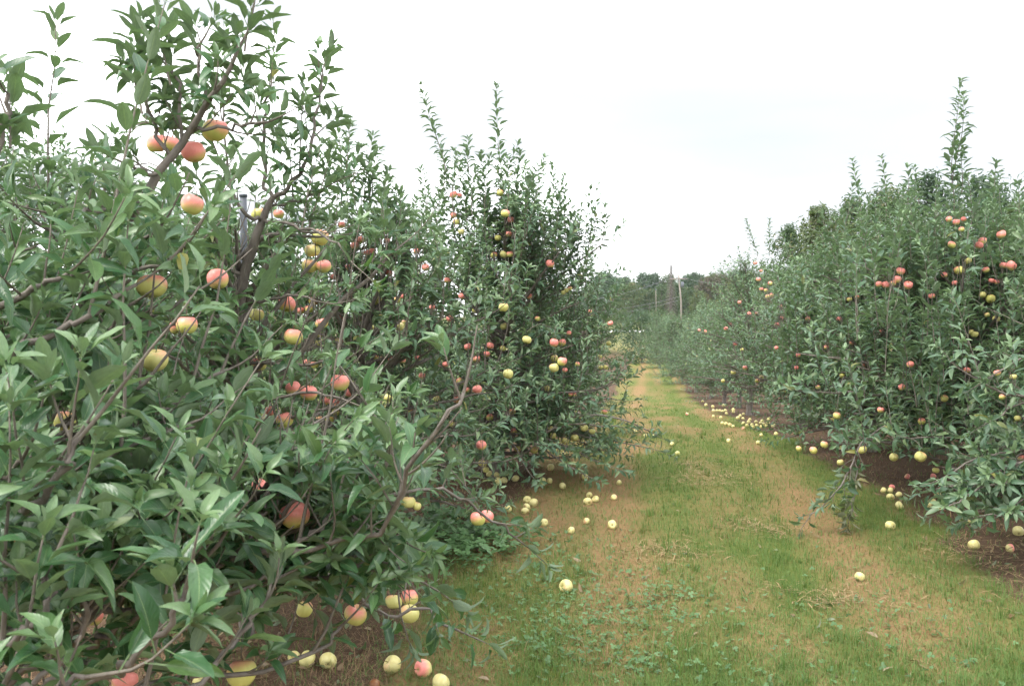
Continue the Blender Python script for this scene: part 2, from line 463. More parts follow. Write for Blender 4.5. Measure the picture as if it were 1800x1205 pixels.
# ------------------------------------------------------------------ leaf templates
def leaf_template(lod, fold, curl, twist, wave, width):
    """blade along +Y from 0 to 1, petiole behind; Z is the upper side"""
    secs = {2: [0.0, 0.1, 0.25, 0.42, 0.6, 0.78, 0.91, 1.0], 1: [0.0, 0.14, 0.36, 0.62, 0.85, 1.0], 0: [0.0, 0.3, 0.68, 1.0]}[lod]
    V, uv, T = [], [], []
    def wid(t): return width * (math.sin(math.pi * min(1, t) ** 0.86) ** 0.68) * (1 - 0.12 * t)
    rows = []
    for t in secs:
        w = wid(t) if 0 < t < 1 else 0.0
        a = twist * (t - 0.3)
        yc = t; zc = -curl * t * t
        us = [0.0] if w == 0 else ([-1, -0.55, 0, 0.55, 1] if lod == 2 else [-1, 0, 1])
        row = []
        for u in us:
            x = w * u * math.cos(fold * 0.9); z = w * abs(u) ** 1.35 * math.sin(fold) + (wave * math.sin(t * 17 + (1.5 if u > 0 else 0)) * abs(u) ** 2 * w if lod else 0)
            row.append(len(V))
            V.append((x * math.cos(a) - z * math.sin(a), yc - 0.25 * curl * t * t, zc + x * math.sin(a) + z * math.cos(a)))
            uv.append((0.5 + 0.5 * u, t))
        rows.append(row)
    for r0, r1 in zip(rows[:-1], rows[1:]):
        if len(r0) == 1:
            for i in range(len(r1) - 1): T.append((r0[0], r1[i + 1], r1[i]))
        elif len(r1) == 1:
            for i in range(len(r0) - 1): T.append((r0[i], r0[i + 1], r1[0]))
        else:
            for i in range(len(r0) - 1):
                T.append((r0[i], r0[i + 1], r1[i + 1])); T.append((r0[i], r1[i + 1], r1[i]))
    if lod >= 1:
        b = len(V); w = 0.016
        for (x, y, z) in ((-w, -0.30, 0.05), (w, -0.30, 0.05), (w * 0.8, 0.04, 0.0), (-w * 0.8, 0.04, 0.0)):
            V.append((x, y, z)); uv.append((0.5, 0.0))
        T += [(b, b + 1, b + 2), (b, b + 2, b + 3)]
    V = np.array(V); V[:, 1] += (0.30 if lod >= 1 else 0.18)
    return V, np.array(T), np.array(uv)
_tp = [(0.50, 0.34, 0.2, 0.16, 0.208), (0.65, 0.48, -0.4, 0.22, 0.196), (0.38, 0.20, 0.3, 0.14, 0.222), (0.8, 0.56, 0.5, 0.24, 0.198), (0.45, 0.10, -0.3, 0.18, 0.212), (0.55, 0.68, -0.2, 0.2, 0.216)]
LT = {l: [leaf_template(l, *p) for p in _tp] for l in (0, 1, 2)}
LEAF_ME = [mesh_np('leaf', v, t, M_LEAF, uv=u) for v, t, u in LT[2]]
LEAF_ME_MID = [mesh_np('leaf', v, t, M_LEAF_FAR, uv=u) for v, t, u in LT[1]]

def bake_leaves(pos, X, Y, Z, size, var, young, dead, tid, lod, off):
    Vs, Ts, Us, Ls, o = [], [], [], [], 0
    for k in range(len(_tp)):
        s = np.where(tid == k)[0]
        if len(s) == 0: continue
        v, t, u = LT[lod][k]
        w = pos[s][:, None] + size[s][:, None, None] * (v[None, :, 0:1] * X[s][:, None] + v[None, :, 1:2] * Y[s][:, None] + v[None, :, 2:3] * Z[s][:, None])
        Vs.append(w.reshape(-1, 3) - off)
        Ts.append((t[None] + (np.arange(len(s)) * len(v))[:, None, None]).reshape(-1, 3) + o)
        Us.append(np.tile(u, (len(s), 1)))
        Ls.append(np.repeat(np.stack([var[s], young[s], dead[s]], 1), len(v), axis=0))
        o += len(s) * len(v)
    return np.concatenate(Vs), np.concatenate(Ts), np.concatenate(Us), np.concatenate(Ls)

# ------------------------------------------------------------------ apple tree growth
UP = np.array([0, 0, 1.0])
class Grow:
    def __init__(s, seed, leaf=0.085, gap=0.027, wide=1.0):
        s.r = np.random.default_rng(seed); s.leaf = leaf; s.gap = gap
        s.trunks, s.limbs, s.twigs = [], [], []
        s.L = {k: [] for k in ('p', 'X', 'Y', 'Z', 's', 'y', 'd')}
        s.nodes = []
        s.leafz = 0.10; s.sides = 4 if seed in (101, 102) else 3
    def put(s, p, d, nrm, size, young, dead=0.0):
        d = norm(d); nrm = nrm - d * np.sum(nrm * d, -1, keepdims=True); z = norm(nrm); x = np.cross(d, z)
        n = len(p)
        s.L['p'].append(p); s.L['X'].append(x); s.L['Y'].append(d); s.L['Z'].append(z)
        s.L['s'].append(np.broadcast_to(size, (n,))); s.L['y'].append(np.broadcast_to(young, (n,))); s.L['d'].append(np.broadcast_to(dead, (n,)))
    def shoot(s, p0, d0, length, rise=0.35, r0=0.0035, leaf=None, start=0.06, dead=0.0, gap=None, tip=True, bare=0.0):
        r = s.r; leaf = leaf or s.leaf
        n = 6; d = norm(d0); p = np.array(p0, float); pts = [p.copy()]
        for i in range(n - 1):
            d = norm(d + UP * rise * 0.28 + r.normal(0, 0.07, 3)); p = p + d * length / (n - 1); pts.append(p.copy())
        pts = np.array(pts)
        s.twigs.append((pts, np.linspace(r0, 0.0014, n), s.sides))
        k = max(4, int(length / (gap or s.gap)))
        t = start + (1 - start) * (np.arange(k) + r.random(k) * 0.5) / k
        t = np.clip(t, 0, 1)
        if bare > 0: 
            keep = r.random(k) > bare; t = t[keep]; k = len(t)
            if k == 0: return pts
        f = t * (n - 1); i = np.minimum(f.astype(int), n - 2); w = (f - i)[:, None]
        pos = pts[i] * (1 - w) + pts[i + 1] * w
        sd = norm(pts[i + 1] - pts[i])
        a = np.arange(k) * 2.39996 + r.random() * 6.28 + r.normal(0, 0.35, k)
        ref = np.where(np.abs(sd[:, 2:3]) > 0.9, np.array([[1.0, 0, 0]]), UP[None])
        u = norm(np.cross(sd, ref)); v = np.cross(sd, u)
        rad = u * np.cos(a)[:, None] + v * np.sin(a)[:, None]
        ang = np.radians(56 - 24 * t + r.normal(0, 11, k))[:, None]
        ld = sd * np.cos(ang) + rad * np.sin(ang)
        ld[:, 2] -= s.leafz * r.random(k)
        nz = sd + UP * 0.45 + r.normal(0, 0.22, (k, 3))
        size = leaf * (0.72 + 0.5 * np.sin(math.pi * np.clip(t, 0, 1) ** 0.8) * r.uniform(0.75, 1.1, k)) * 0.93
        s.put(pos, ld, nz, size, np.clip((t - 0.86) * 4.0, 0, 0.75) * (r.random() < 0.7), dead)
        if tip:
            k = 5
            a = np.arange(k) * 2.4 + r.random() * 6
            sd = norm(pts[-1] - pts[-2]); u = norm(np.cross(sd, [0.3, 0.9, 0.1])); v = np.cross(sd, u)
            rad = u * np.cos(a)[:, None] + v * np.sin(a)[:, None]
            ang = np.radians(np.linspace(42, 14, k))[:, None]
            s.put(np.repeat(pts[-1][None], k, 0), sd * np.cos(ang) + rad * np.sin(ang), sd - rad * 0.6 + r.normal(0, 0.1, (k, 3)),
                  leaf * np.linspace(0.78, 0.42, k), 0.55 + 0.3 * r.random(), dead)
        return pts
    def spur(s, p, axis, n=6, leaf=None, dead=0.0):
        r = s.r; leaf = leaf or s.leaf
        ax = norm(axis + UP * 0.4); u = norm(np.cross(ax, [0.31, 0.83, 0.2])); v = np.cross(ax, u)
        a = np.arange(n) * 2.4 + r.random() * 6
        rad = u * np.cos(a)[:, None] + v * np.sin(a)[:, None]
        ang = np.radians(r.uniform(40, 88, n))[:, None]
        s.put(np.repeat(np.asarray(p)[None], n, 0), ax * np.cos(ang) + rad * np.sin(ang) - UP * 0.1, ax + UP * 0.5 + r.normal(0, 0.2, (n, 3)), leaf * r.uniform(0.6, 1.05, n), 0.0, dead)
    def limb(s, ctrl, r0, r1=0.004, n=14, lat=0.085, latlen=(0.14, 0.42), start=0.12, up=0.45, sprout=0.12, side=None, dead=0.0, leafk=1.0, bare=0.0, visible=True):
        """a branch through control points, with leafy side shoots, spurs and upright sprouts"""
        r = s.r
        pts = resample(ctrl, n)
        pts[1:-1] += r.normal(0, 0.006, (n - 2, 3))
        s.limbs.append((pts, np.linspace(1, 0, n) ** 0.8 * (r0 - r1) + r1, 7))
        seg = np.linalg.norm(np.diff(pts, axis=0), axis=1); cum = np.concatenate([[0], np.cumsum(seg)]); L = cum[-1]
        s.nodes.append(pts)
        x = start * L
        sg = 1
        while x < L:
            i = min(np.searchsorted(cum, x) - 1, n - 2); i = max(i, 0)
            w = (x - cum[i]) / max(seg[i], 1e-6); p = pts[i] * (1 - w) + pts[i + 1] * w
            tg = norm(pts[i + 1] - pts[i]); tt = x / L
            sidev = norm(np.cross(tg, UP) + 1e-4) * sg; sg = -sg
            upv = np.cross(np.cross(tg, UP), tg); upv = norm(upv + 1e-5)
            dirn = tg * r.uniform(0.45, 0.9) + sidev * r.uniform(0.2, 0.9) + upv * (r.uniform(-0.35, 0.75) + up * 0.5)
            q = r.random()
            if q < sprout:
                s.shoot(p, norm(tg * 0.35 + UP + r.normal(0, 0.15, 3)), r.uniform(0.35, 0.75) * (latlen[1] / 0.42), 0.5, 0.005, s.leaf * leafk, dead=dead, bare=bare)
            elif q < 0.82:
                s.shoot(p, dirn, r.uniform(*latlen) * (1.05 - 0.45 * tt), up, 0.0035, s.leaf * leafk, dead=dead, bare=bare)
            else:
                s.spur(p, upv + sidev * 0.5, dead=dead)
            x += lat * r.uniform(0.7, 1.3)
        s.shoot(pts[-1], norm(pts[-1] - pts[-2]), r.uniform(0.2, 0.38) * latlen[1] / 0.42, up * 0.7, r1, s.leaf * leafk, dead=dead, bare=bare)
        return pts
    def auto(s, base, height, prof, nlimb, h0=0.45, lean=(0, 0), trunk_r=0.035, lat=0.085, latlen=(0.14, 0.42), sprout=0.14, top=True, az_skip=None, trunk=True):
        """trunk plus limbs filling a radius profile [(h, R), ...]"""
        r = s.r
        base = np.array(base, float)
        n = 16; hh = np.linspace(-0.05, height, n)
        wob = np.cumsum(r.normal(0, 0.012, (n, 2)), 0)
        tp = np.stack([base[0] + wob[:, 0] + lean[0] * hh, base[1] + wob[:, 1] + lean[1] * hh, base[2] + hh], 1)
        if trunk:
            flare = 1 + 0.5 * np.exp(-np.maximum(hh, 0) / 0.07)
            s.trunks.append((tp, (trunk_r * (1 - 0.85 * np.linspace(0, 1, n)) + 0.003) * flare, 10))
            s.nodes.append(tp[3:])
        hs, Rs = [a for a, b in prof], [b for a, b in prof]
        hmax = hs[-1]
        for i in range(nlimb):
            f = (i + r.random() * 0.6) / nlimb
            h = h0 + (min(height, hmax) - h0) * f ** 1.15 * 0.97
            az = i * 2.39996 + r.normal(0, 0.3)
            if az_skip and abs((az - az_skip[0] + math.pi) % (2 * math.pi) - math.pi) < az_skip[1]: continue
            el = math.radians(np.interp(f, [0, 0.35, 0.7, 1.0], [6, 20, 36, 56]) + r.normal(0, 8))
            tipr = np.interp(h + 0.25 * math.sin(el), hs, Rs) * r.uniform(0.72, 1.08)
            if tipr < 0.08: tipr = 0.1
            latk = min(1.0, 0.45 + tipr * 0.6)
            L = tipr / max(0.35, math.cos(el)) * 0.86
            j = np.interp(h, hh, np.arange(n)); j0 = min(int(j), n - 2); p0 = tp[j0] * (1 - (j - j0)) + tp[j0 + 1] * (j - j0)
            out = np.array([math.cos(az), math.sin(az), 0]); side = np.array([-math.sin(az), math.cos(az), 0])
            bend = r.normal(0, 0.12)
            c = []
            for q in (0, 0.33, 0.66, 1.0):
                dro = -0.16 * L * q * q * (1 - f) + 0.05 * L * q
                c.append(p0 + out * L * q * math.cos(el) + side * L * bend * q * q + UP * (L * q * math.sin(el) + dro))
            c = np.array(c)
            gz = ground_h(c[:, 0], c[:, 1]) + 0.13
            c[:, 2] = np.minimum(np.maximum(c[:, 2], gz), base[2] + hmax + 0.03)
            s.limb(c, 0.006 + 0.013 * L, 0.003, n=9, lat=lat, latlen=(latlen[0] * latk, latlen[1] * latk), sprout=sprout, start=0.15 if L < 0.8 else 0.25)
        if top: s.shoot(tp[-1], UP + r.normal(0, 0.06, 3), 0.5, 0.4, 0.005)
        return tp
    def tip(s, a, b, d, r0=0.006, leaf=None, gap=None):
        """a long upright shoot between two photo pixels at depth d"""
        p, q = P(a[0], a[1], d), P(b[0], b[1], d + 0.05)
        return s.shoot(p, q - p, np.linalg.norm(q - p) * 1.02, 0.05, r0, leaf or 0.095, gap=gap or 0.0165, start=0.0)
    def arrays(s):
        A = {k: np.concatenate(v) for k, v in s.L.items()}
        n = len(A['p'])
        A['v'] = s.r.random(n); A['t'] = s.r.integers(0, len(_tp), n)
        return A

# ------------------------------------------------------------------ apples: where each hangs or lies (photo pixels and apparent width)
# tree -> (front depth, deepest depth, usual diameter)
TREE_DEPTH = {'A': (1.9, 3.2, 0.078), 'B': (3.0, 4.6, 0.078), 'C': (4.6, 6.4, 0.076), 'D': (6.8, 8.4, 0.078), 'E': (10.3, 12.6, 0.076),
              'R0': (5.0, 5.9, 0.076), 'R1': (5.9, 7.3, 0.076), 'R2': (8.2, 10.2, 0.076), 'R3': (11.0, 13, 0.076), 'R4': (14.5, 17.2, 0.076), 'R5': (18.5, 21, 0.076), 'Z': (6.5, 9.5, 0.076)}
HANG = [
 ('A', 'at the top of the leaning near branch, above two pink ones', [(378, 229, 42, .35)]),
 ('A', 'hanging below the greenish one on the leaning near branch', [(340, 267, 42, .85)]),
 ('A', 'tucked side by side under leaves of the leaning near branch', [(276, 252, 35, .85), (300, 253, 31, .55)]),
 ('A', 'alone against bright sky below the leaning near branch', [(338, 359, 39, .65)]),
 ('A', 'and large, beside the dark lower fork of the leaning near branch', [(266, 503, 50, .55)]),
 ('B', 'hanging just left of the steel post, level with its middle', [(383, 490, 37, .75)]),
 ('B', 'half behind leaves on a thin twig below left of the post', [(328, 571, 36, .65), (308, 575, 22, .8)]),
 ('A', 'fully exposed in dark foliage left of the post foot', [(273, 633, 42, .12)]),
 ('B', 'in shade against the stem next to the post', [(451, 553, 26, .1), (455, 640, 28, .45)]),
 ('B', 'up in the fork beside the top of the steel post', [(455, 376, 26, .25), (490, 376, 18, .5)]),
 ('C', 'hanging in a vertical string right of the post', [(562, 417, 31, .42), (549, 440, 26, .1), (545, 467, 28, .15), (569, 468, 26, .45)]),
 ('B', 'alone on a bare twig right of the post', [(516, 592, 31, .4)]),
 ('C', 'clustered near the post at mid height', [(504, 534, 32, .8), (528, 546, 15, .5), (551, 529, 17, .8), (543, 543, 16, .5), (586, 486, 12, .9)]),
 ('C', 'small and partly hidden right of the lone twig apple', [(566, 568, 22, .5), (563, 588, 12, .1), (543, 603, 16, .45), (560, 602, 12, .1), (539, 637, 13, .5), (553, 641, 14, .5)]),
 ('B', 'hanging as a pair low behind the foreground sprays', [(515, 682, 27, .75), (543, 690, 30, .6)]),
 ('B', 'with the dark eye showing, right of the low pair', [(598, 672, 32, .65)]),
 ('C', 'around the eye-showing apple, small and pink', [(588, 708, 19, .7), (573, 704, 14, .8), (615, 689, 18, .9)]),
 ('B', 'low by the post foot above the pale foreground spray', [(500, 738, 30, .5), (475, 722, 18, .9)]),
 ('C', 'in a low trio of little yellow ones', [(562, 737, 15, .2), (579, 738, 15, .2), (590, 724, 13, .3)]),
 ('A', 'in deep shade behind leaves at the left edge', [(115, 740, 38, .3)]),
 ('A', 'big and rosy in the foreground leaves, half covered', [(518, 905, 52, .8)]),
 ('A', 'glimpsed above the big rosy foreground one', [(455, 853, 26, .9)]),
 ('A', 'low in the nearest foreground, nearly hidden by leaves', [(165, 1083, 32, .6), (220, 1197, 42, .8)]),
 ('A', 'big and greenish, just above the straw at bottom left', [(425, 1182, 52, .3)]),
 ('A', 'hanging close above the fallen trio on straw', [(535, 1070, 29, .2)]),
 ('A', 'hanging over bare soil at the lowest near twig', [(625, 1080, 40, .3)]),
 ('B', 'bunched on the drooping twig over the grass edge', [(692, 1057, 28, .1), (720, 1049, 30, .7), (720, 1078, 35, .1)]),
 ('B', 'touching pair on the bare twig above the clover', [(840, 911, 27, .5), (856, 907, 23, .9)]),
 ('B', 'yellow pair low behind the arched twig', [(718, 882, 25, .1), (733, 889, 15, .15)]),
 ('Z', 'tiny orange pair in the tree row beyond the left edge', [(52, 384, 11, .9), (61, 388, 11, .9)]),
 ('C', 'high on the slim trees between post and twin-shoot tree', [(633, 421, 14, .8), (624, 431, 15, .9), (655, 441, 11, .9), (645, 444, 10, .9), (680, 423, 11, .9), (684, 480, 13, .9)]),
 ('C', 'single yellow one in the gap left of the twin-shoot tree', [(664, 528, 17, .1)]),
 ('D', 'at the left flank of the twin-shoot tree, upper', [(698, 527, 13, .2), (706, 520, 10, .8), (748, 470, 13, .7), (732, 441, 11, .9), (786, 492, 11, .9)]),
 ('D', 'at the left flank of the twin-shoot tree, middle', [(702, 574, 17, .1), (711, 567, 11, .4), (652, 576, 12, .1)]),
 ('C', 'along one level twig left of the twin-shoot tree', [(634, 620, 16, .1), (664, 631, 16, .5), (690, 633, 16, .9), (708, 633, 10, .7), (734, 629, 10, .7)]),
 ('D', 'topmost on the twin-shoot tree', [(797, 342, 14, .8), (808, 343, 9, .85), (879, 339, 12, .5)]),
 ('D', 'in a column left of the twin-shoot stem', [(797, 378, 11, .9), (802, 390, 12, .35), (811, 407, 12, .1)]),
 ('D', 'strung along the upper stem of the twin-shoot tree', [(888, 375, 16, .55), (898, 386, 12, .9), (894, 411, 13, .8), (875, 418, 12, .25)]),
 ('D', 'in a tight row across the twin-shoot stem', [(868, 448, 12, .4), (885, 447, 14, .05), (896, 447, 13, .7)]),
 ('D', 'high on the right shoulder of the twin-shoot tree', [(967, 463, 15, .85)]),
 ('D', 'small ones right of centre, upper twin-shoot tree', [(996, 510, 9, .1), (990, 514, 7, .1), (1002, 507, 8, .5)]),
 ('D', 'round and exposed above a bare twig stub', [(885, 540, 17, .35)]),
 ('D', 'right under the bare twig stub', [(886, 573, 14, .05)]),
 ('D', 'bright yellow at the dark hollow of the twin-shoot tree', [(926, 597, 16, .05)]),
 ('D', 'pink pair right of the dark hollow', [(974, 602, 16, .85), (988, 602, 14, .65)]),
 ('D', 'bunched below the pink pair at the dark hollow', [(974, 629, 14, .05), (988, 635, 17, .6), (974, 646, 17, .08), (993, 650, 10, .9)]),
 ('D', 'scattered at the centre of the twin-shoot tree', [(822, 609, 13, .9), (862, 607, 13, .85), (884, 612, 11, .2), (856, 622, 12, .6), (838, 631, 13, .9)]),
 ('D', 'single clear yellow one under the scattered pink ones', [(893, 657, 18, .05)]),
 ('D', 'dull green in shade beside the foreground spray', [(681, 699, 15, .05)]),
 ('D', 'showing around the tip of the tall foreground spray', [(839, 684, 17, .8), (807, 669, 13, .6), (803, 702, 14, .8), (822, 685, 10, .7)]),
 ('D', 'on the lower right slope of the twin-shoot tree', [(962, 682, 12, .1), (1003, 693, 8, .7), (1010, 693, 8, .7), (900, 723, 13, .6)]),
 ('D', 'low under the middle of the twin-shoot tree', [(903, 758, 13, .7), (846, 782, 18, .75), (861, 733, 13, .5), (910, 788, 13, .05)]),
 ('D', 'dangling at the skirt of the twin-shoot tree, over grass', [(1027, 752, 14, .08), (1041, 758, 11, .05), (1010, 769, 14, .08), (993, 774, 14, .1), (972, 765, 12, .05), (968, 752, 10, .1), (939, 791, 13, .1)]),
 ('D', 'darkened by shade at the foot of the twin-shoot tree', [(848, 814, 15, .05), (854, 825, 12, .05)]),
 ('D', 'brown and shrivelled on the right hand twigs', [(1063, 724, 10, .4)]),
 ('E', 'red and solitary below a tiny upright shoot', [(1073, 568, 10, .95)]),
 ('E', 'small yellow on the trees behind the twin-shoot one', [(1070, 603, 9, .05), (1055, 626, 8, .05), (1065, 645, 9, .05), (1056, 645, 8, .05), (1037, 547, 7, .5), (1027, 585, 8, .4)]),
 ('R1', 'on the double-shoot stem of the right tree, upper', [(1668, 385, 11, .9), (1681, 390, 12, .9), (1690, 403, 9, .7), (1694, 385, 8, .9)]),
 ('R1', 'red and exposed at the end of a dark twig', [(1760, 412, 16, .9)]),
 ('R1', 'close under the dark twig of the right tree', [(1727, 423, 14, .6), (1721, 431, 14, .9), (1673, 430, 14, .6)]),
 ('R1', 'yellow ones beside the double-shoot stem', [(1686, 475, 16, .3), (1702, 458, 12, .1)]),
 ('R1', 'red pair at the right margin under a curled leaf', [(1764, 466, 13, .9), (1778, 467, 17, .85)]),
 ('R1', 'faint red group below the curled leaf pair', [(1743, 493, 10, .9), (1752, 495, 9, .9), (1733, 474, 12, .6), (1660, 483, 10, .9), (1678, 497, 9, .9)]),
 ('R1', 'yellow and round at the right, shoulder height', [(1741, 525, 16, .2), (1727, 518, 12, .1)]),
 ('R1', 'in the red bunch of the second right tree', [(1583, 476, 15, .9), (1577, 491, 14, .85), (1596, 501, 16, .8), (1569, 498, 11, .6), (1557, 500, 13, .95), (1545, 499, 11, .95)]),
 ('R1', 'small and pink, alone below the red bunch', [(1638, 520, 11, .9)]),
 ('R1', 'yellow ones half hidden at the right, chest height', [(1735, 553, 9, .1), (1751, 560, 12, .05), (1713, 587, 13, .05), (1707, 583, 8, .1)]),
 ('R2', 'orange pair left of the red bunch', [(1493, 526, 9, .45), (1507, 522, 8, .5)]),
 ('R4', 'orange ones strung down the far pointed tree', [(1328, 462, 7, .85), (1333, 491, 8, .85), (1354, 498, 8, .6), (1338, 508, 7, .85), (1346, 510, 7, .6), (1350, 522, 10, .5), (1356, 519, 8, .4), (1338, 476, 6, .5)]),
 ('R4', 'small orange specks on the far pointed tree, middle', [(1300, 531, 7, .85), (1317, 551, 7, .85), (1330, 550, 5, .6), (1373, 538, 6, .6), (1373, 559, 8, .85), (1366, 570, 8, .8)]),
 ('R5', 'orange specks on the trees beyond the pointed one', [(1276, 577, 7, .85), (1284, 569, 6, .85), (1292, 604, 9, .8), (1304, 614, 6, .2), (1229, 580, 5, .8), (1240, 582, 5, .7)]),
 ('R4', 'orange yellow row low on the far pointed tree', [(1310, 646, 9, .45), (1289, 654, 9, .15), (1338, 664, 9, .15), (1331, 669, 8, .4), (1271, 669, 7, .1)]),
 ('R2', 'dull pink, deep inside the right row', [(1403, 624, 9, .9), (1400, 646, 8, .9), (1365, 611, 7, .9), (1497, 602, 9, .8), (1550, 582, 8, .9)]),
 ('R1', 'yellow with orange cheek beside a pruned stub', [(1471, 730, 13, .35)]),
 ('R1', 'pink one low in the middle of the right trees', [(1548, 720, 12, .85)]),
 ('R1', 'hanging low over soil, left part of right tree', [(1430, 791, 13, .35), (1449, 781, 13, .3), (1404, 788, 10, .3)]),
 ('R1', 'yellow, hanging under the pruned stub', [(1516, 790, 15, .1)]),
 ('R1', 'large plain yellow one hanging clear under the right tree', [(1618, 802, 19, .1)]),
 ('R1', 'long yellow ones in shade left of the clear hanging one', [(1571, 803, 15, .05), (1477, 812, 12, .05)]),
 ('R1', 'yellow, lowest right of the clear hanging one', [(1645, 826, 12, .05)]),
 ('D', 'scattered low on the left half of the twin-shoot tree', [(742, 660, 12, .8), (768, 700, 12, .1), (720, 720, 13, .6), (783, 640, 11, .9), (795, 745, 13, .15)]),
 ('D', 'among the middle leaves left of the twin-shoot stem', [(812, 520, 12, .85), (835, 545, 11, .2), (790, 560, 12, .7), (760, 540, 11, .9)]),
 ('D', 'on the right half of the twin-shoot tree, middle height', [(930, 520, 11, .8), (945, 560, 10, .3), (1000, 585, 9, .85), (1015, 640, 9, .5)]),
 ('C', 'in the thick leaves below the slim trees', [(612, 520, 15, .7), (640, 560, 15, .2), (600, 556, 14, .85), (596, 600, 14, .6)]),
 ('C', 'high and small between post and slim tree tips', [(600, 395, 13, .8), (612, 470, 13, .85), (648, 492, 13, .4)]),
 ('R2', 'scattered over the middle of the two-spire tree', [(1420, 560, 9, .85), (1452, 610, 9, .8), (1438, 680, 9, .3), (1475, 560, 9, .85), (1520, 640, 10, .8), (1480, 660, 9, .2)]),
 ('R1', 'dotted across the lower leaves of the double-shoot tree', [(1600, 640, 12, .85), (1660, 700, 13, .2), (1620, 740, 13, .5), (1585, 680, 12, .8), (1700, 650, 12, .6)]),
 ('R0', 'half hidden at the right margin, waist height', [(1753, 655, 9, .5), (1781, 662, 11, .1), (1762, 697, 11, .5), (1797, 805, 14, .5), (1789, 735, 10, .1)]),
]
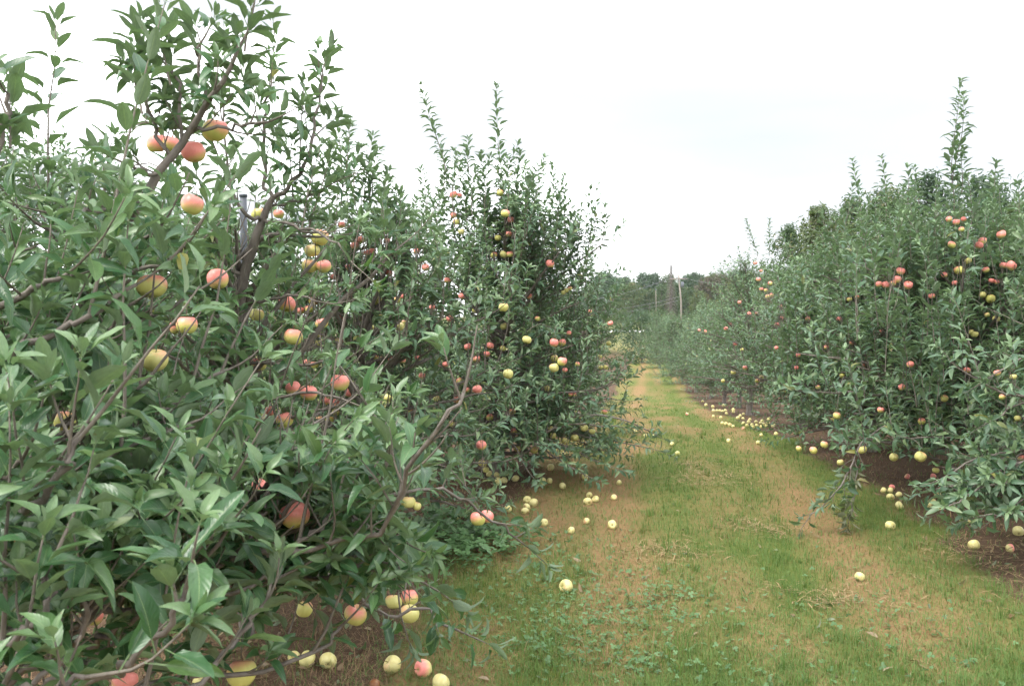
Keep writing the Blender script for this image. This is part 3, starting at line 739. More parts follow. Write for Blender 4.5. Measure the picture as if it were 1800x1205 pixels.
# lying on the ground: (photo x, photo y, apparent width, blush, soundness)
FALLEN = [
 ('pale apple alone in open grass, nearest the middle of the path', [(995, 1028, 25, 0, 1)]),
 ('yellow apple on the mown edge with its stalk end up', [(690, 1165, 32, .05, 1)]),
 ('apple with pink cheek on the mown edge right of the stalk-up one', [(744, 1172, 32, .42, 1)]),
 ('pale green apple at the very bottom of the mown edge', [(775, 1197, 32, 0, 1)]),
 ('rotting brown apple beside the very bottom one', [(658, 1203, 22, .3, .35)]),
 ('yellow apples in a row on straw under the near tree', [(517, 1153, 22, .1, 1), (540, 1156, 31, .05, 1), (577, 1159, 29, .02, 1)]),
 ('yellow apple hidden under lowest near leaves', [(350, 1197, 22, .02, 1)]),
 ('yellow apple at the straw edge of the clover patch', [(743, 968, 15, .02, .85)]),
 ('split brown apple in the clover patch', [(844, 965, 13, .3, .45)]),
 ('apples behind the hanging touching pair', [(804, 907, 15, .02, 1), (819, 902, 15, .5, .8)]),
 ('pale apples in grass below the hanging touching pair', [(877, 935, 13, .02, 1), (886, 928, 10, .02, 1)]),
 ('pale apple at the soil edge left of the group of four', [(893, 893, 14, 0, 1)]),
 ('apples in the tight group of four on grass', [(927, 877, 14, 0, 1), (938, 882, 15, 0, 1), (926, 890, 14, 0, 1), (923, 897, 14, 0, 1)]),
 ('pale apple in front of the group of four', [(957, 917, 14, 0, .95)]),
 ('apples in the triangle at the path side', [(1036, 869, 11, 0, 1), (1033, 880, 15, 0, 1), (1047, 876, 13, 0, 1)]),
 ('small pale apple right of the triangle at the path side', [(1079, 874, 9, .1, 1)]),
 ('pinkish apple on the brown wheel track', [(1076, 921, 17, .22, 1)]),
 ('pale apples on grass left of the pinkish track apple', [(1031, 915, 12, .15, 1), (1004, 931, 13, 0, 1)]),
 ('pale apples spaced along the left grass, middle distance', [(989, 853, 12, 0, 1), (1028, 837, 13, 0, 1), (1088, 848, 8, 0, 1)]),
 ('yellow pair at the soil edge under the twin-shoot tree', [(954, 844, 13, .02, 1), (966, 844, 11, .02, 1)]),
 ('yellow apple on grass just beside the twin-shoot tree', [(968, 820, 13, .02, 1)]),
 ('apples in the shaded heap under the twin-shoot tree', [(906, 840, 13, .02, 1), (890, 831, 9, .02, 1), (876, 845, 14, .02, 1), (886, 843, 12, .02, .9), (861, 832, 13, .02, 1), (874, 834, 12, .02, 1)]),
 ('pale apples under the overhanging left twig, mid path', [(991, 797, 8, 0, 1), (1039, 795, 9, 0, 1), (1117, 757, 6, 0, 1), (1134, 765, 7, 0, 1), (1149, 767, 5, 0, 1), (1059, 759, 6, 0, 1)]),
 ('pale apple in mid path, farther of two', [(1181, 780, 9, 0, 1)]),
 ('pale apple in mid path, nearer of two', [(1191, 796, 9, 0, 1)]),
 ('yellow apple on the green stripe toward the right row', [(1281, 774, 9, 0, .95)]),
 ('small pale apple right of the green stripe', [(1333, 777, 8, 0, 1)]),
 ('apple on the grass where the right soil strip begins', [(1364, 762, 8, .1, .9), (1338, 764, 7, .3, .7)]),
 ('orange apple alone on the far dry grass', [(1208, 727, 6, .4, 1)]),
 ('tiny pale apple before the far hedge', [(1254, 731, 6, 0, 1)]),
 ('far fallen apples in a row before the pointed tree', [(1270, 743, 7, .02, 1), (1276, 744, 7, .05, 1), (1283, 746, 7, .02, 1), (1289, 749, 6, .02, 1)]),
 ('far fallen apples scattered behind the row by the pointed tree', [(1253, 714, 6, .02, 1), (1254, 721, 6, .02, 1), (1260, 721, 5, .02, 1), (1265, 721, 5, .02, 1), (1270, 722, 5, .02, 1), (1275, 721, 6, .02, 1), (1277, 726, 6, .02, 1),
   (1289, 719, 6, .02, 1), (1289, 723, 6, .02, 1), (1241, 711, 6, .02, 1), (1235, 704, 6, .02, 1), (1272, 711, 8, .02, 1), (1267, 733, 5, .1, .9), (1297, 734, 7, .02, 1), (1301, 730, 6, .02, 1), (1306, 735, 5, .02, 1), (1307, 727, 5, .02, 1)]),
 ('far fallen apples heaped on dark soil beside the pointed tree', [(1307, 743, 7, .02, 1), (1307, 752, 7, .3, .6), (1313, 747, 7, .02, 1), (1316, 741, 7, .02, 1), (1318, 737, 6, .1, .9), (1322, 746, 7, .02, 1), (1323, 750, 6, .02, 1), (1329, 741, 7, .02, 1), (1330, 747, 7, .02, 1),
   (1337, 743, 7, .02, 1), (1338, 749, 6, .02, 1), (1340, 739, 6, .02, 1), (1343, 745, 7, .02, 1), (1347, 748, 6, .02, 1), (1350, 742, 7, .02, 1), (1352, 736, 8, .02, 1), (1358, 748, 6, .02, .9), (1361, 747, 6, .3, .7)]),
 ('yellow apple alone in the right foreground grass', [(1511, 1012, 17, 0, 1)]),
 ('pale apple on grass just outside the right soil strip', [(1565, 922, 17, 0, 1)]),
 ('yellow apple on soil nearer than the little cluster of four', [(1581, 887, 15, .02, 1)]),
 ('apples in the little cluster of four under the right tree', [(1553, 861, 10, .05, 1), (1565, 861, 10, .05, 1), (1565, 872, 13, .02, 1), (1580, 869, 9, .02, 1)]),
 ('apples in the dark heap under the right tree', [(1632, 885, 15, .02, .95), (1639, 880, 12, .02, 1), (1650, 886, 14, .02, 1), (1655, 891, 14, .2, .55), (1660, 880, 13, .02, 1), (1672, 882, 13, .02, .95), (1679, 875, 11, .02, 1), (1690, 878, 11, .02, .9), (1655, 860, 10, .0, 1), (1648, 868, 9, .35, .7)]),
 ('clean pale apple between heap and leaves at the right', [(1697, 913, 17, 0, 1)]),
 ('palest apple at the straw pile, lower right', [(1712, 956, 20, 0, 1)]),
 ('yellow apple half under the rightmost low leaves', [(1790, 932, 19, .02, 1)]),
 ('apples under the leaves right of the dark trunk', [(1756, 887, 11, .05, 1), (1768, 886, 9, .3, .7)]),
 ('dark red apples on soil far under the right tree', [(1690, 855, 10, 1.0, .9), (1595, 837, 9, 1.0, .9), (1568, 856, 9, 1.0, .85), (1640, 836, 10, 1.0, .9)]),
 ('red and green apple by the straw pile', [(1775, 962, 15, .6, .7)]),
 ('yellow apple glimpsed through gap far left on grass', [(30, 905, 12, .1, 1)]),
]

def apple_mesh(nu, nv, seed):
    r = random.Random(seed)
    prof = []
    for j in range(nv + 1):
        a = math.pi * j / nv
        rad = math.sin(a) ** 0.86
        z = math.cos(a) * 0.93
        z -= 0.30 * math.exp(-(a / 0.33) ** 2)                    # stalk hollow
        z += 0.20 * math.exp(-((math.pi - a) / 0.30) ** 2)        # eye basin
        rad *= 1.0 + 0.05 * math.cos(a) + 0.02
        prof.append((rad, z))
    V, T = [], []
    ph = r.random() * 6; sk = r.uniform(-.1, .1); lop = r.uniform(.02, .10)
    for j, (rad, z) in enumerate(prof):
        if j in (0, nv): V.append((0, 0, z)); continue
        low = max(0, -z)
        for i in range(nu):
            b = 2 * math.pi * i / nu
            k = 1 + 0.028 * math.cos(5 * b + ph) * (0.3 + low) + 0.03 * math.cos(2 * b + ph * 2) + 0.02 * math.cos(b + 1)
            V.append((rad * k * math.cos(b) + sk * z, rad * k * math.sin(b), z + lop * rad * math.cos(b + ph)))
    def idx(j, i): return 0 if j == 0 else (len(V) - 1 if j == nv else 1 + (j - 1) * nu + i % nu)
    for j in range(nv):
        for i in range(nu):
            a, b, c, d = idx(j, i), idx(j, i + 1), idx(j + 1, i + 1), idx(j + 1, i)
            if j == 0: T.append((a, d, c))
            elif j == nv - 1: T.append((a, d, b))
            else: T += [(a, d, c), (a, c, b)]
    return mesh_np('apple', np.array(V), np.array(T), M_APPLE)
APPLE_HI = [apple_mesh(22, 18, s) for s in range(5)]
APPLE_LO = [apple_mesh(12, 10, s) for s in range(5)]
sv, st = tubes([(np.array([(0, 0, 0.62), (0.02, 0.01, 0.85), (0.08, 0.02, 1.05), (0.16, 0.03, 1.22)]), np.array([0.045, 0.035, 0.035, 0.055]), 6)])
STALK_ME = mesh_np('stalk', sv, st, M_STALK)
ev, et = [], []
for i in range(5):
    a = i * 2 * math.pi / 5
    b = len(ev)
    ev += [(0.05 * math.cos(a + 1), 0.05 * math.sin(a + 1), -0.74), (0.05 * math.cos(a - 1), 0.05 * math.sin(a - 1), -0.74), (0.17 * math.cos(a), 0.17 * math.sin(a), -0.83), (0.09 * math.cos(a), 0.09 * math.sin(a), -0.80)]
    et += [(b, b + 3, b + 1), (b, b + 2, b + 3), (b + 1, b + 3, b + 2)]
EYE_ME = mesh_np('eye', np.array(ev), np.array(et), M_EYE)

ORD = ['', 'second', 'third', 'fourth', 'fifth', 'sixth', 'seventh', 'eighth', 'ninth', 'tenth']
NUM = ['zero', 'one', 'two', 'three', 'four', 'five', 'six', 'seven', 'eight', 'nine', 'ten']
def colour_word(b):
    return 'plain yellow-green' if b < .2 else 'faintly blushed yellow' if b < .47 else 'half pink' if b < .78 else 'pink-red'
def cluster_labels(items):
    """which one of its cluster: order along the longer spread"""
    xs = [i[0] for i in items]; ys = [i[1] for i in items]; n = len(items)
    hor = (max(xs) - min(xs)) >= (max(ys) - min(ys))
    order = sorted(range(n), key=lambda k: xs[k] if hor else ys[k])
    out = [''] * n
    for q, k in enumerate(order):
        if n == 2: w = ('left', 'right')[q] if hor else ('upper', 'lower')[q]
        elif q == 0: w = 'leftmost' if hor else 'topmost'
        elif q == n - 1: w = 'rightmost' if hor else 'lowest'
        elif n == 3: w = 'middle'
        else: w = ORD[q] + (' from left' if hor else ' from top')
        out[k] = w
    return out

APPLES = []      # (world centre, radius, tree or None)
def place_apple(c, diam, px_w, blush, ripe, sound, rot, label, group):
    hi = px_w >= 14
    o = add('apple', (APPLE_HI if hi else APPLE_LO)[RNG.integers(0, 5)])
    r = diam / 2
    o.scale = (r * 1.0, r * 1.0, r * RNG.uniform(0.93, 1.05)); o.location = c; o.rotation_euler = rot
    o.color = (blush, ripe, sound, 1)
    tag(o, label, 'apple', group); assert len(label.split()) <= 16, label
    if px_w >= 15:
        add('stalk', STALK_ME, o); add('eye', EYE_ME, o)
    return o
for tree, where, items in HANG:
    d0, d1, dia = TREE_DEPTH[tree]
    names = cluster_labels(items)
    for (px, py, w, bl), nm in zip(items, names):
        d = min(max(dia * F_PX / w, d0), d1)
        diam = min(max(w * d / F_PX, 0.045), 0.092)
        c = P(px, py, d)
        APPLES.append((c, diam / 2, tree, d))
        lab = (f'{colour_word(bl)} apple {where}' if len(items) == 1 else f'{nm} of {NUM[len(items)]} apples {where}')
        place_apple(c, diam, w, bl, 0.25 * RNG.random() + (0.35 if bl < .2 else 0), 1.0,
                    (RNG.normal(0, .22), RNG.normal(0, .22), RNG.uniform(0, 6.28)), lab, 'apples hanging on the trees')
HEAPS = ('far fallen apples scattered', 'far fallen apples heaped', 'apples in the dark heap', 'far fallen apples in a row')
for where, items in FALLEN:
    big = where.startswith(HEAPS[:2])
    names = cluster_labels(items) if not big else [''] * len(items)
    for (px, py, w, bl, snd), nm in zip(items, names):
        p, d = G(px, py + w * 0.42)
        diam = min(max(w * d / F_PX, 0.055), 0.088)
        c = p.copy()
        c[2] = float(ground_h(p[0], p[1])) + diam * 0.36
        if len(items) == 1: lab = where
        elif big: lab = where.replace('apples', 'apple', 1).replace('in the dark heap', 'lying in the dark heap')
        else:
            lab = f'{nm} of {NUM[len(items)]} {where}'
        grp = 'fallen apples on the ground' if not big else where
        tilt = RNG.uniform(0.6, 2.6)
        if 'stalk end up' in where: tilt = 0.75
        place_apple(c, diam, w, bl, 0.75 + 0.25 * RNG.random(), snd, (tilt, RNG.normal(0, .5), RNG.uniform(0, 6.28)), lab, grp)
AC = np.array([a[0] for a in APPLES]); AR = np.array([a[1] for a in APPLES]); AD = np.array([a[3] for a in APPLES])

for yy in range(346, 500, 7):      # the upper post and the stem beside it stand clear of leaves
    AC = np.concatenate([AC, [P(430, yy, 4.45)]]); AR = np.append(AR, 0.016); AD = np.append(AD, 4.45)
    xs_ = np.interp(yy, [347, 362, 388, 412, 447, 482], [480, 471, 461, 451, 440, 429])
    AC = np.concatenate([AC, [P(xs_, yy, 4.1)]]); AR = np.append(AR, 0.012); AD = np.append(AD, 4.1)
def carve(A):
    """open the little gaps through which each apple shows"""
    ctr = A['p'] + A['Y'] * (A['s'] * 0.75)[:, None]
    keep = np.ones(len(ctr), bool)
    for c, r, d in zip(AC, AR, AD):
        ray = c - CAM; L = np.linalg.norm(ray); ray = ray / L
        q = ctr - CAM; t = q @ ray
        dist = np.linalg.norm(q - t[:, None] * ray, axis=1)
        cone = r * t / L
        keep &= ~((t < L + r * 0.6) & (t > 0.2) & (dist < cone * 0.85 + 0.40 * A['s']))
    return {k: v[keep] for k, v in A.items()}

# ------------------------------------------------------------------ build the near trees
TREES = {}
def base_at(px, d):
    p = P(px, 602, d); p[2] = float(ground_h(p[0], p[1])); return p

gA = Grow(101, leaf=0.086, gap=0.023)
bA = base_at(-190, 2.5)
tA = gA.auto(bA, 1.45, [(0.4, 0.95), (1.0, 1.0), (1.3, 0.75), (1.5, 0.4)], 26, h0=0.5, trunk_r=0.045, lat=0.07, latlen=(.12, .3), sprout=.04, top=False)
def limbA(pts, r0, **kw):
    return gA.limb([P(*p) for p in pts], r0, **kw)
# the leaning limb that climbs across the sky
LA = [(-150, 770, 2.5), (0, 703, 2.45), (67, 657, 2.5), (125, 590, 2.6), (180, 493, 2.75), (220, 400, 2.8), (277, 310, 2.8), (320, 247, 2.8), (363, 190, 2.75), (400, 127, 2.7), (430, 66, 2.7)]
limbA(LA, 0.026, r1=0.0035, n=24, lat=0.12, latlen=(0.10, 0.24), start=0.34, sprout=0.03)
limbA([(205, 440, 2.8), (185, 405, 2.85), (190, 360, 2.9), (185, 310, 2.9)], 0.008, lat=0.08, latlen=(.08, .2), sprout=.02)
limbA([(300, 275, 2.8), (270, 225, 2.8), (250, 150, 2.75), (245, 110, 2.75)], 0.007, lat=0.10, latlen=(.05, .14), sprout=.02)
limbA([(320, 247, 2.8), (318, 190, 2.8), (310, 140, 2.8), (300, 110, 2.8)], 0.006, lat=0.10, latlen=(.05, .14), sprout=.02)
limbA([(363, 190, 2.75), (352, 130, 2.75), (350, 80, 2.7)], 0.006, lat=0.10, latlen=(.05, .14), sprout=.02)
limbA([(340, 230, 2.8), (410, 222, 2.75), (470, 215, 2.7)], 0.006, lat=0.09, latlen=(.1, .2))
limbA([(277, 310, 2.8), (245, 295, 2.7), (215, 285, 2.65)], 0.006, lat=0.07, latlen=(.06, .12), sprout=0)
limbA([(240, 365, 2.8), (160, 370, 2.6), (100, 375, 2.45)], 0.008, lat=0.07, latlen=(.08, .2), sprout=0)
limbA([(180, 493, 2.75), (120, 430, 2.6), (60, 390, 2.5)], 0.008, lat=0.08)
limbA([(200, 450, 2.8), (260, 460, 2.7), (330, 440, 2.7)], 0.007, lat=0.08, latlen=(.12, .3))
limbA([(-120, 560, 2.2), (-60, 420, 2.2), (-10, 300, 2.2), (10, 200, 2.2), (14, 165, 2.2)], 0.012, lat=0.09, start=0.2, latlen=(.06, .14), sprout=.02)
limbA([(-100, 600, 2.1), (40, 520, 1.95), (120, 480, 1.9)], 0.010, lat=0.075)
limbA([(-60, 660, 2.0), (60, 600, 1.9), (150, 560, 1.9), (240, 500, 2.0)], 0.010, lat=0.075)
limbA([(67, 657, 2.5), (160, 640, 2.3), (240, 570, 2.4), (350, 510, 2.5)], 0.009, lat=0.08)
limbA([(-60, 800, 2.2), (120, 760, 2.2), (280, 720, 2.3), (400, 650, 2.5)], 0.011, lat=0.08)
limbA([(-80, 900, 1.9), (80, 860, 1.85), (200, 800, 1.9), (330, 745, 2.1)], 0.010, lat=0.075)
limbA([(-60, 940, 1.6), (40, 900, 1.5), (110, 830, 1.45), (140, 770, 1.45)], 0.008, lat=0.07)
limbA([(-40, 1010, 1.9), (150, 980, 1.9), (300, 900, 2.0), (400, 830, 2.2)], 0.010, lat=0.075)
limbA([(-40, 1090, 2.1), (200, 1040, 2.1), (407, 983, 2.2), (447, 923, 2.25), (480, 850, 2.3)], 0.011, lat=0.075)
limbA([(407, 983, 2.2), (500, 965, 2.2), (560, 930, 2.25), (590, 880, 2.3)], 0.008, lat=0.075, latlen=(.14, .34))
limbA([(470, 975, 2.2), (600, 948, 2.2), (643, 945, 2.2), (680, 913, 2.15), (703, 875, 2.1), (723, 813, 2.05), (760, 770, 2.0), (797, 720, 2.0), (815, 690, 2.0)], 0.007, n=16, lat=0.05, latlen=(.09, .22), start=.2, sprout=0.02)
limbA([(470, 960, 2.4), (560, 900, 2.4), (640, 850, 2.4), (690, 790, 2.4), (650, 720, 2.4)], 0.007, lat=0.08, latlen=(.12, .3))
limbA([(60, 1230, 1.5), (200, 1186, 1.45), (233, 1156, 1.4), (290, 1113, 1.38), (310, 1076, 1.36), (326, 1035, 1.36)], 0.007, n=14, lat=0.085, latlen=(.06, .16), start=.1, sprout=0.05)
limbA([(60, 1200, 1.7), (120, 1150, 1.7), (147, 1093, 1.65), (142, 1010, 1.65)], 0.006, lat=0.075, latlen=(.08, .2), sprout=0.05)
limbA([(-60, 1150, 1.5), (30, 1120, 1.45), (80, 1060, 1.4), (90, 990, 1.4)], 0.007, lat=0.07, latlen=(.08, .24))
limbA([(-60, 1230, 1.4), (60, 1210, 1.3), (150, 1190, 1.3)], 0.007, lat=0.065, latlen=(.08, .24))
limbA([(120, 1240, 2.1), (333, 1186, 2.15), (450, 1182, 2.2), (573, 1130, 2.3), (600, 1100, 2.3)], 0.008, lat=0.085, latlen=(.08, .24), start=.15)
limbA([(200, 1260, 1.7), (330, 1210, 1.75), (420, 1120, 1.85), (470, 1050, 1.9)], 0.007, lat=0.075, latlen=(.08, .28))
limbA([(100, 1100, 2.0), (260, 1060, 2.0), (400, 1040, 2.1), (500, 1010, 2.2)], 0.009, lat=0.07)
limbA([(300, 1040, 2.4), (480, 1020, 2.5), (600, 1010, 2.55), (680, 990, 2.6), (720, 1010, 2.6)], 0.008, lat=0.075, latlen=(.12, .3), up=-0.1, sprout=.03)
limbA([(150, 900, 2.3), (330, 860, 2.4), (460, 800, 2.5), (560, 740, 2.6)], 0.009, lat=0.075)
for a, b_, d in [((236, 130), (240, 45), 2.75), ((350, 110), (352, 50), 2.7), ((428, 180), (432, 110), 2.8), ((250, 200), (215, 110), 2.7), ((300, 150), (282, 60), 2.75), ((18, 260), (16, 140), 2.2), ((430, 90), (446, 0), 2.7)]:
    gA.tip(a, b_, d, 0.004)
# the many leafy side branches that fill the near corner
for i in range(16):
    px = gA.r.uniform(400, 690); py = gA.r.uniform(900, 1040)
    d = gA.r.uniform(2.3, 2.8)
    limbA([(px - 130, py - 30, d + .15), (px - 60, py - 40, d + .08), (px, py, d)], 0.006, lat=0.055, latlen=(.08, .22), start=.05, sprout=.03, up=.2)
for i in range(34):
    px = gA.r.uniform(-40, 560); py = gA.r.uniform(790, 1230)
    if px > 330 and py > 1060: continue
    d = 1.35 + 0.0012 * max(px, 0) + gA.r.uniform(0, 0.55)
    k = 1.6 / d
    limbA([(px - 190 * k, py + 90 * k, d + .25), (px - 90 * k, py + 30 * k, d + .1), (px, py - gA.r.uniform(20, 90) * k, d)], 0.007, lat=0.06, latlen=(.08, .24), start=.1, sprout=.03)
for i in range(22):
    px = gA.r.uniform(-40, 330); py = gA.r.uniform(430, 800)
    d = gA.r.uniform(2.0, 3.0)
    k = 2.2 / d
    limbA([(px - 170 * k, py + 70 * k, d + .2), (px - 80 * k, py + 20 * k, d + .1), (px, py - gA.r.uniform(10, 70) * k, d)], 0.006, lat=0.065, latlen=(.08, .24), start=.1, sprout=.02)
TREES['A'] = (gA, bA)

gB = Grow(102, leaf=0.088, gap=0.024)
bB = base_at(432, 4.25)
def limbB(pts, r0, **kw):
    return gB.limb([P(*p) for p in pts], r0, **kw)
pB = resample([bB + np.array([0, 0, -0.05]), P(412, 860, 4.2), P(402, 680, 4.15), P(396, 625, 4.15), P(416, 560, 4.15), P(429, 482, 4.15), P(440, 447, 4.12), P(451, 412, 4.1), P(461, 388, 4.1), P(471, 362, 4.1), P(480, 347, 4.1)], 24)
gB.trunks.append((pB, np.linspace(0.036, 0.013, 24), 10)); gB.nodes.append(pB[4:])
limbB([(480, 347, 4.1), (463, 325, 4.1), (462, 267, 4.1), (463, 215, 4.05), (470, 170, 4.0), (478, 140, 4.0)], 0.010, lat=0.095, latlen=(.12, .3), start=.15)
limbB([(480, 347, 4.1), (497, 335, 4.1), (520, 313, 4.1), (540, 283, 4.1), (553, 230, 4.1), (560, 190, 4.1), (566, 135, 4.1)], 0.012, lat=0.095, latlen=(.1, .24), start=.1, n=14)
limbB([(461, 388, 4.1), (425, 370, 4.0), (400, 300, 4.0), (392, 220, 3.95)], 0.010, lat=0.09, latlen=(.12, .3))
limbB([(463, 388, 4.1), (520, 395, 4.0), (580, 420, 3.95), (610, 450, 3.9)], 0.008, lat=0.085, latlen=(.12, .26))
limbB([(471, 362, 4.1), (530, 350, 4.15), (570, 330, 4.15)], 0.007, lat=0.085, latlen=(.1, .26))
limbB([(429, 482, 4.15), (350, 455, 4.0), (300, 430, 3.95)], 0.009, lat=0.085)
limbB([(429, 482, 4.15), (370, 545, 4.05), (250, 590, 3.6), (180, 590, 3.4)], 0.010, lat=0.085)
limbB([(420, 540, 4.15), (500, 520, 4.0), (560, 530, 3.9)], 0.008, lat=0.085)
limbB([(400, 640, 4.15), (480, 640, 3.95), (560, 640, 3.8), (600, 640, 3.7)], 0.009, lat=0.085)
limbB([(398, 660, 4.15), (450, 700, 3.8), (540, 690, 3.6), (600, 700, 3.5)], 0.009, lat=0.085)
limbB([(400, 700, 4.15), (320, 640, 3.7), (240, 600, 3.4)], 0.009, lat=0.085)
limbB([(405, 760, 4.2), (500, 790, 3.7), (600, 780, 3.4), (660, 740, 3.3)], 0.010, lat=0.085)
limbB([(405, 780, 4.2), (540, 830, 3.6), (640, 880, 3.4), (747, 860, 3.5), (787, 863, 3.55), (827, 883, 3.6), (877, 920, 3.65), (908, 946, 3.7)], 0.009, n=18, lat=0.1, latlen=(.07, .2), start=.25, up=0.0, sprout=0.02)
limbB([(410, 860, 4.2), (500, 1000, 3.3), (600, 1005, 3.0), (643, 1063, 3.0), (693, 1083, 3.0), (743, 1070, 3.0), (773, 1096, 3.0), (807, 1108, 3.0)], 0.008, n=18, lat=0.09, latlen=(.07, .2), start=.35, up=-0.2, sprout=0.0)
limbB([(408, 820, 4.2), (520, 900, 3.5), (620, 930, 3.3), (690, 960, 3.2), (700, 1040, 3.15)], 0.008, lat=0.08, latlen=(.12, .28), up=-.1, sprout=.03)
gB.auto(bB, 1.9, [(0.3, 0.8), (0.9, 1.0), (1.4, 0.85), (1.9, 0.45)], 40, h0=0.35, lat=.07, sprout=.06, trunk=False, top=False)
for a, b_, d in [((566, 160), (568, 110), 4.1), ((478, 170), (482, 130), 4.0), ((553, 240), (590, 205), 4.15)]:
    gB.tip(a, b_, d, 0.004)
TREES['B'] = (gB, bB)

gC = Grow(103, leaf=0.085, gap=0.023)
bC = base_at(650, 6.3)
gC.auto(bC, 1.9, [(0.3, 1.1), (1.0, 1.2), (1.4, 0.95), (1.7, 0.6), (1.95, 0.3)], 76, h0=0.3, trunk_r=0.035, lat=0.062, latlen=(.12, .40), sprout=.32, top=False)
for a, b_, d in [((525, 420), (520, 340), 6.3), ((590, 400), (596, 285), 6.0), ((665, 420), (668, 300), 6.1), ((612, 400), (614, 225), 6.1), ((628, 420), (630, 300), 6.0), ((700, 450), (695, 370), 6.1), ((730, 470), (738, 390), 6.4), ((602, 330), (600, 202), 6.1), ((640, 360), (640, 243), 6.1), ((622, 330), (620, 262), 6.0), ((683, 400), (680, 318), 6.2), ((575, 330), (582, 260), 6.2), ((715, 420), (712, 345), 6.3), ((655, 340), (650, 265), 6.3), ((548, 360), (545, 300), 6.2)]:
    gC.tip(a, b_, d)
for i in range(16):
    px = gC.r.uniform(540, 745); yt = np.interp(px, [540, 575, 600, 640, 680, 720, 745], [330, 262, 215, 250, 322, 345, 400]) + gC.r.uniform(0, 55); d = 6.1 + gC.r.normal(0, .2)
    gC.tip((px + gC.r.normal(0, 7), yt + gC.r.uniform(90, 180)), (px, yt), d, 0.0045, leaf=gC.r.uniform(.075, .095), gap=gC.r.uniform(.016, .026))
TREES['C'] = (gC, bC)

gD = Grow(104, leaf=0.085, gap=0.023)
bD = base_at(872, 8.7)
gD.auto(bD, 2.45, [(0.25, 1.15), (0.9, 1.4), (1.4, 1.2), (1.9, 0.8), (2.2, 0.55), (2.55, 0.3)], 100, h0=0.2, trunk_r=0.045, lat=0.06, latlen=(.14, .40), sprout=.32, top=False)
for a, b_, d in [((800, 400), (803, 290), 8.3), ((850, 400), (858, 270), 8.3), ((900, 420), (905, 310), 8.3), ((765, 430), (760, 320), 8.4), ((935, 440), (930, 320), 8.3), ((880, 350), (890, 255), 8.5), ((740, 460), (735, 360), 8.4), ((970, 480), (976, 370), 8.3), ((830, 380), (838, 300), 8.2), ((785, 300), (765, 150), 8.5), ((886, 340), (872, 148), 8.6), ((824, 300), (818, 246), 8.5), ((965, 420), (985, 295), 8.6), ((905, 330), (916, 272), 8.5), ((925, 350), (945, 283), 8.6),
                 ((1000, 440), (1010, 358), 8.7), ((750, 360), (742, 300), 8.6), ((850, 310), (845, 275), 8.6), ((1025, 520), (1030, 416), 8.9), ((780, 330), (790, 262), 8.7), ((940, 400), (958, 330), 8.4), ((720, 470), (712, 410), 8.4), ((990, 470), (1000, 400), 8.4)]:
    gD.tip(a, b_, d)
def limbD(pts, r0, **kw):
    return gD.limb([P(*p) for p in pts], r0, **kw)
limbD([(872, 740, 8.6), (960, 740, 8.2), (1040, 728, 8.0), (1090, 735, 7.9), (1150, 762, 7.9)], 0.014, lat=0.11, latlen=(.08, .22), start=.25, up=0.05, sprout=.03)
limbD([(872, 700, 8.6), (980, 690, 8.2), (1060, 680, 8.2), (1105, 640, 8.2)], 0.012, lat=0.08, latlen=(.14, .34))
limbD([(872, 760, 8.6), (950, 760, 8.0), (1010, 745, 7.8), (1090, 750, 7.8)], 0.010, lat=0.08, latlen=(.1, .26), up=0)
for i in range(20):
    az = i * 2.4; L = gD.r.uniform(1.0, 1.5); q = bD + np.array([math.cos(az) * L, math.sin(az) * L, gD.r.uniform(.2, .45)])
    gD.limb([bD + np.array([0, 0, gD.r.uniform(.35, .8)]), (bD + q) / 2 + np.array([0, 0, .3]), q], 0.010, n=9, lat=0.065, latlen=(.12, .36), start=.3, up=.15, sprout=.1)
for i in range(24):
    px = gD.r.uniform(735, 1035); yt = np.interp(px, [735, 770, 800, 900, 985, 1010, 1035], [320, 275, 262, 262, 296, 356, 430]) + gD.r.uniform(0, 55); d = 8.5 + gD.r.normal(0, .2)
    gD.tip((px + gD.r.normal(0, 7), yt + gD.r.uniform(80, 170)), (px, yt), d, 0.0045, leaf=gD.r.uniform(.075, .095), gap=gD.r.uniform(.016, .026))
TREES['D'] = (gD, bD)

gE = Grow(105, leaf=0.08, gap=0.028)
bE = base_at(965, 12.4)
gE.auto(bE, 1.9, [(0.3, 1.2), (0.9, 1.3), (1.4, 0.95), (1.8, 0.5), (2.0, 0.3)], 56, h0=0.3, lat=0.08)
for a, b_, d in [((1075, 560), (1076, 508), 12.3), ((1040, 470), (1043, 440), 12.4), ((1060, 590), (1066, 545), 12.0)]:
    gE.tip(a, b_, d)
TREES['E'] = (gE, bE)

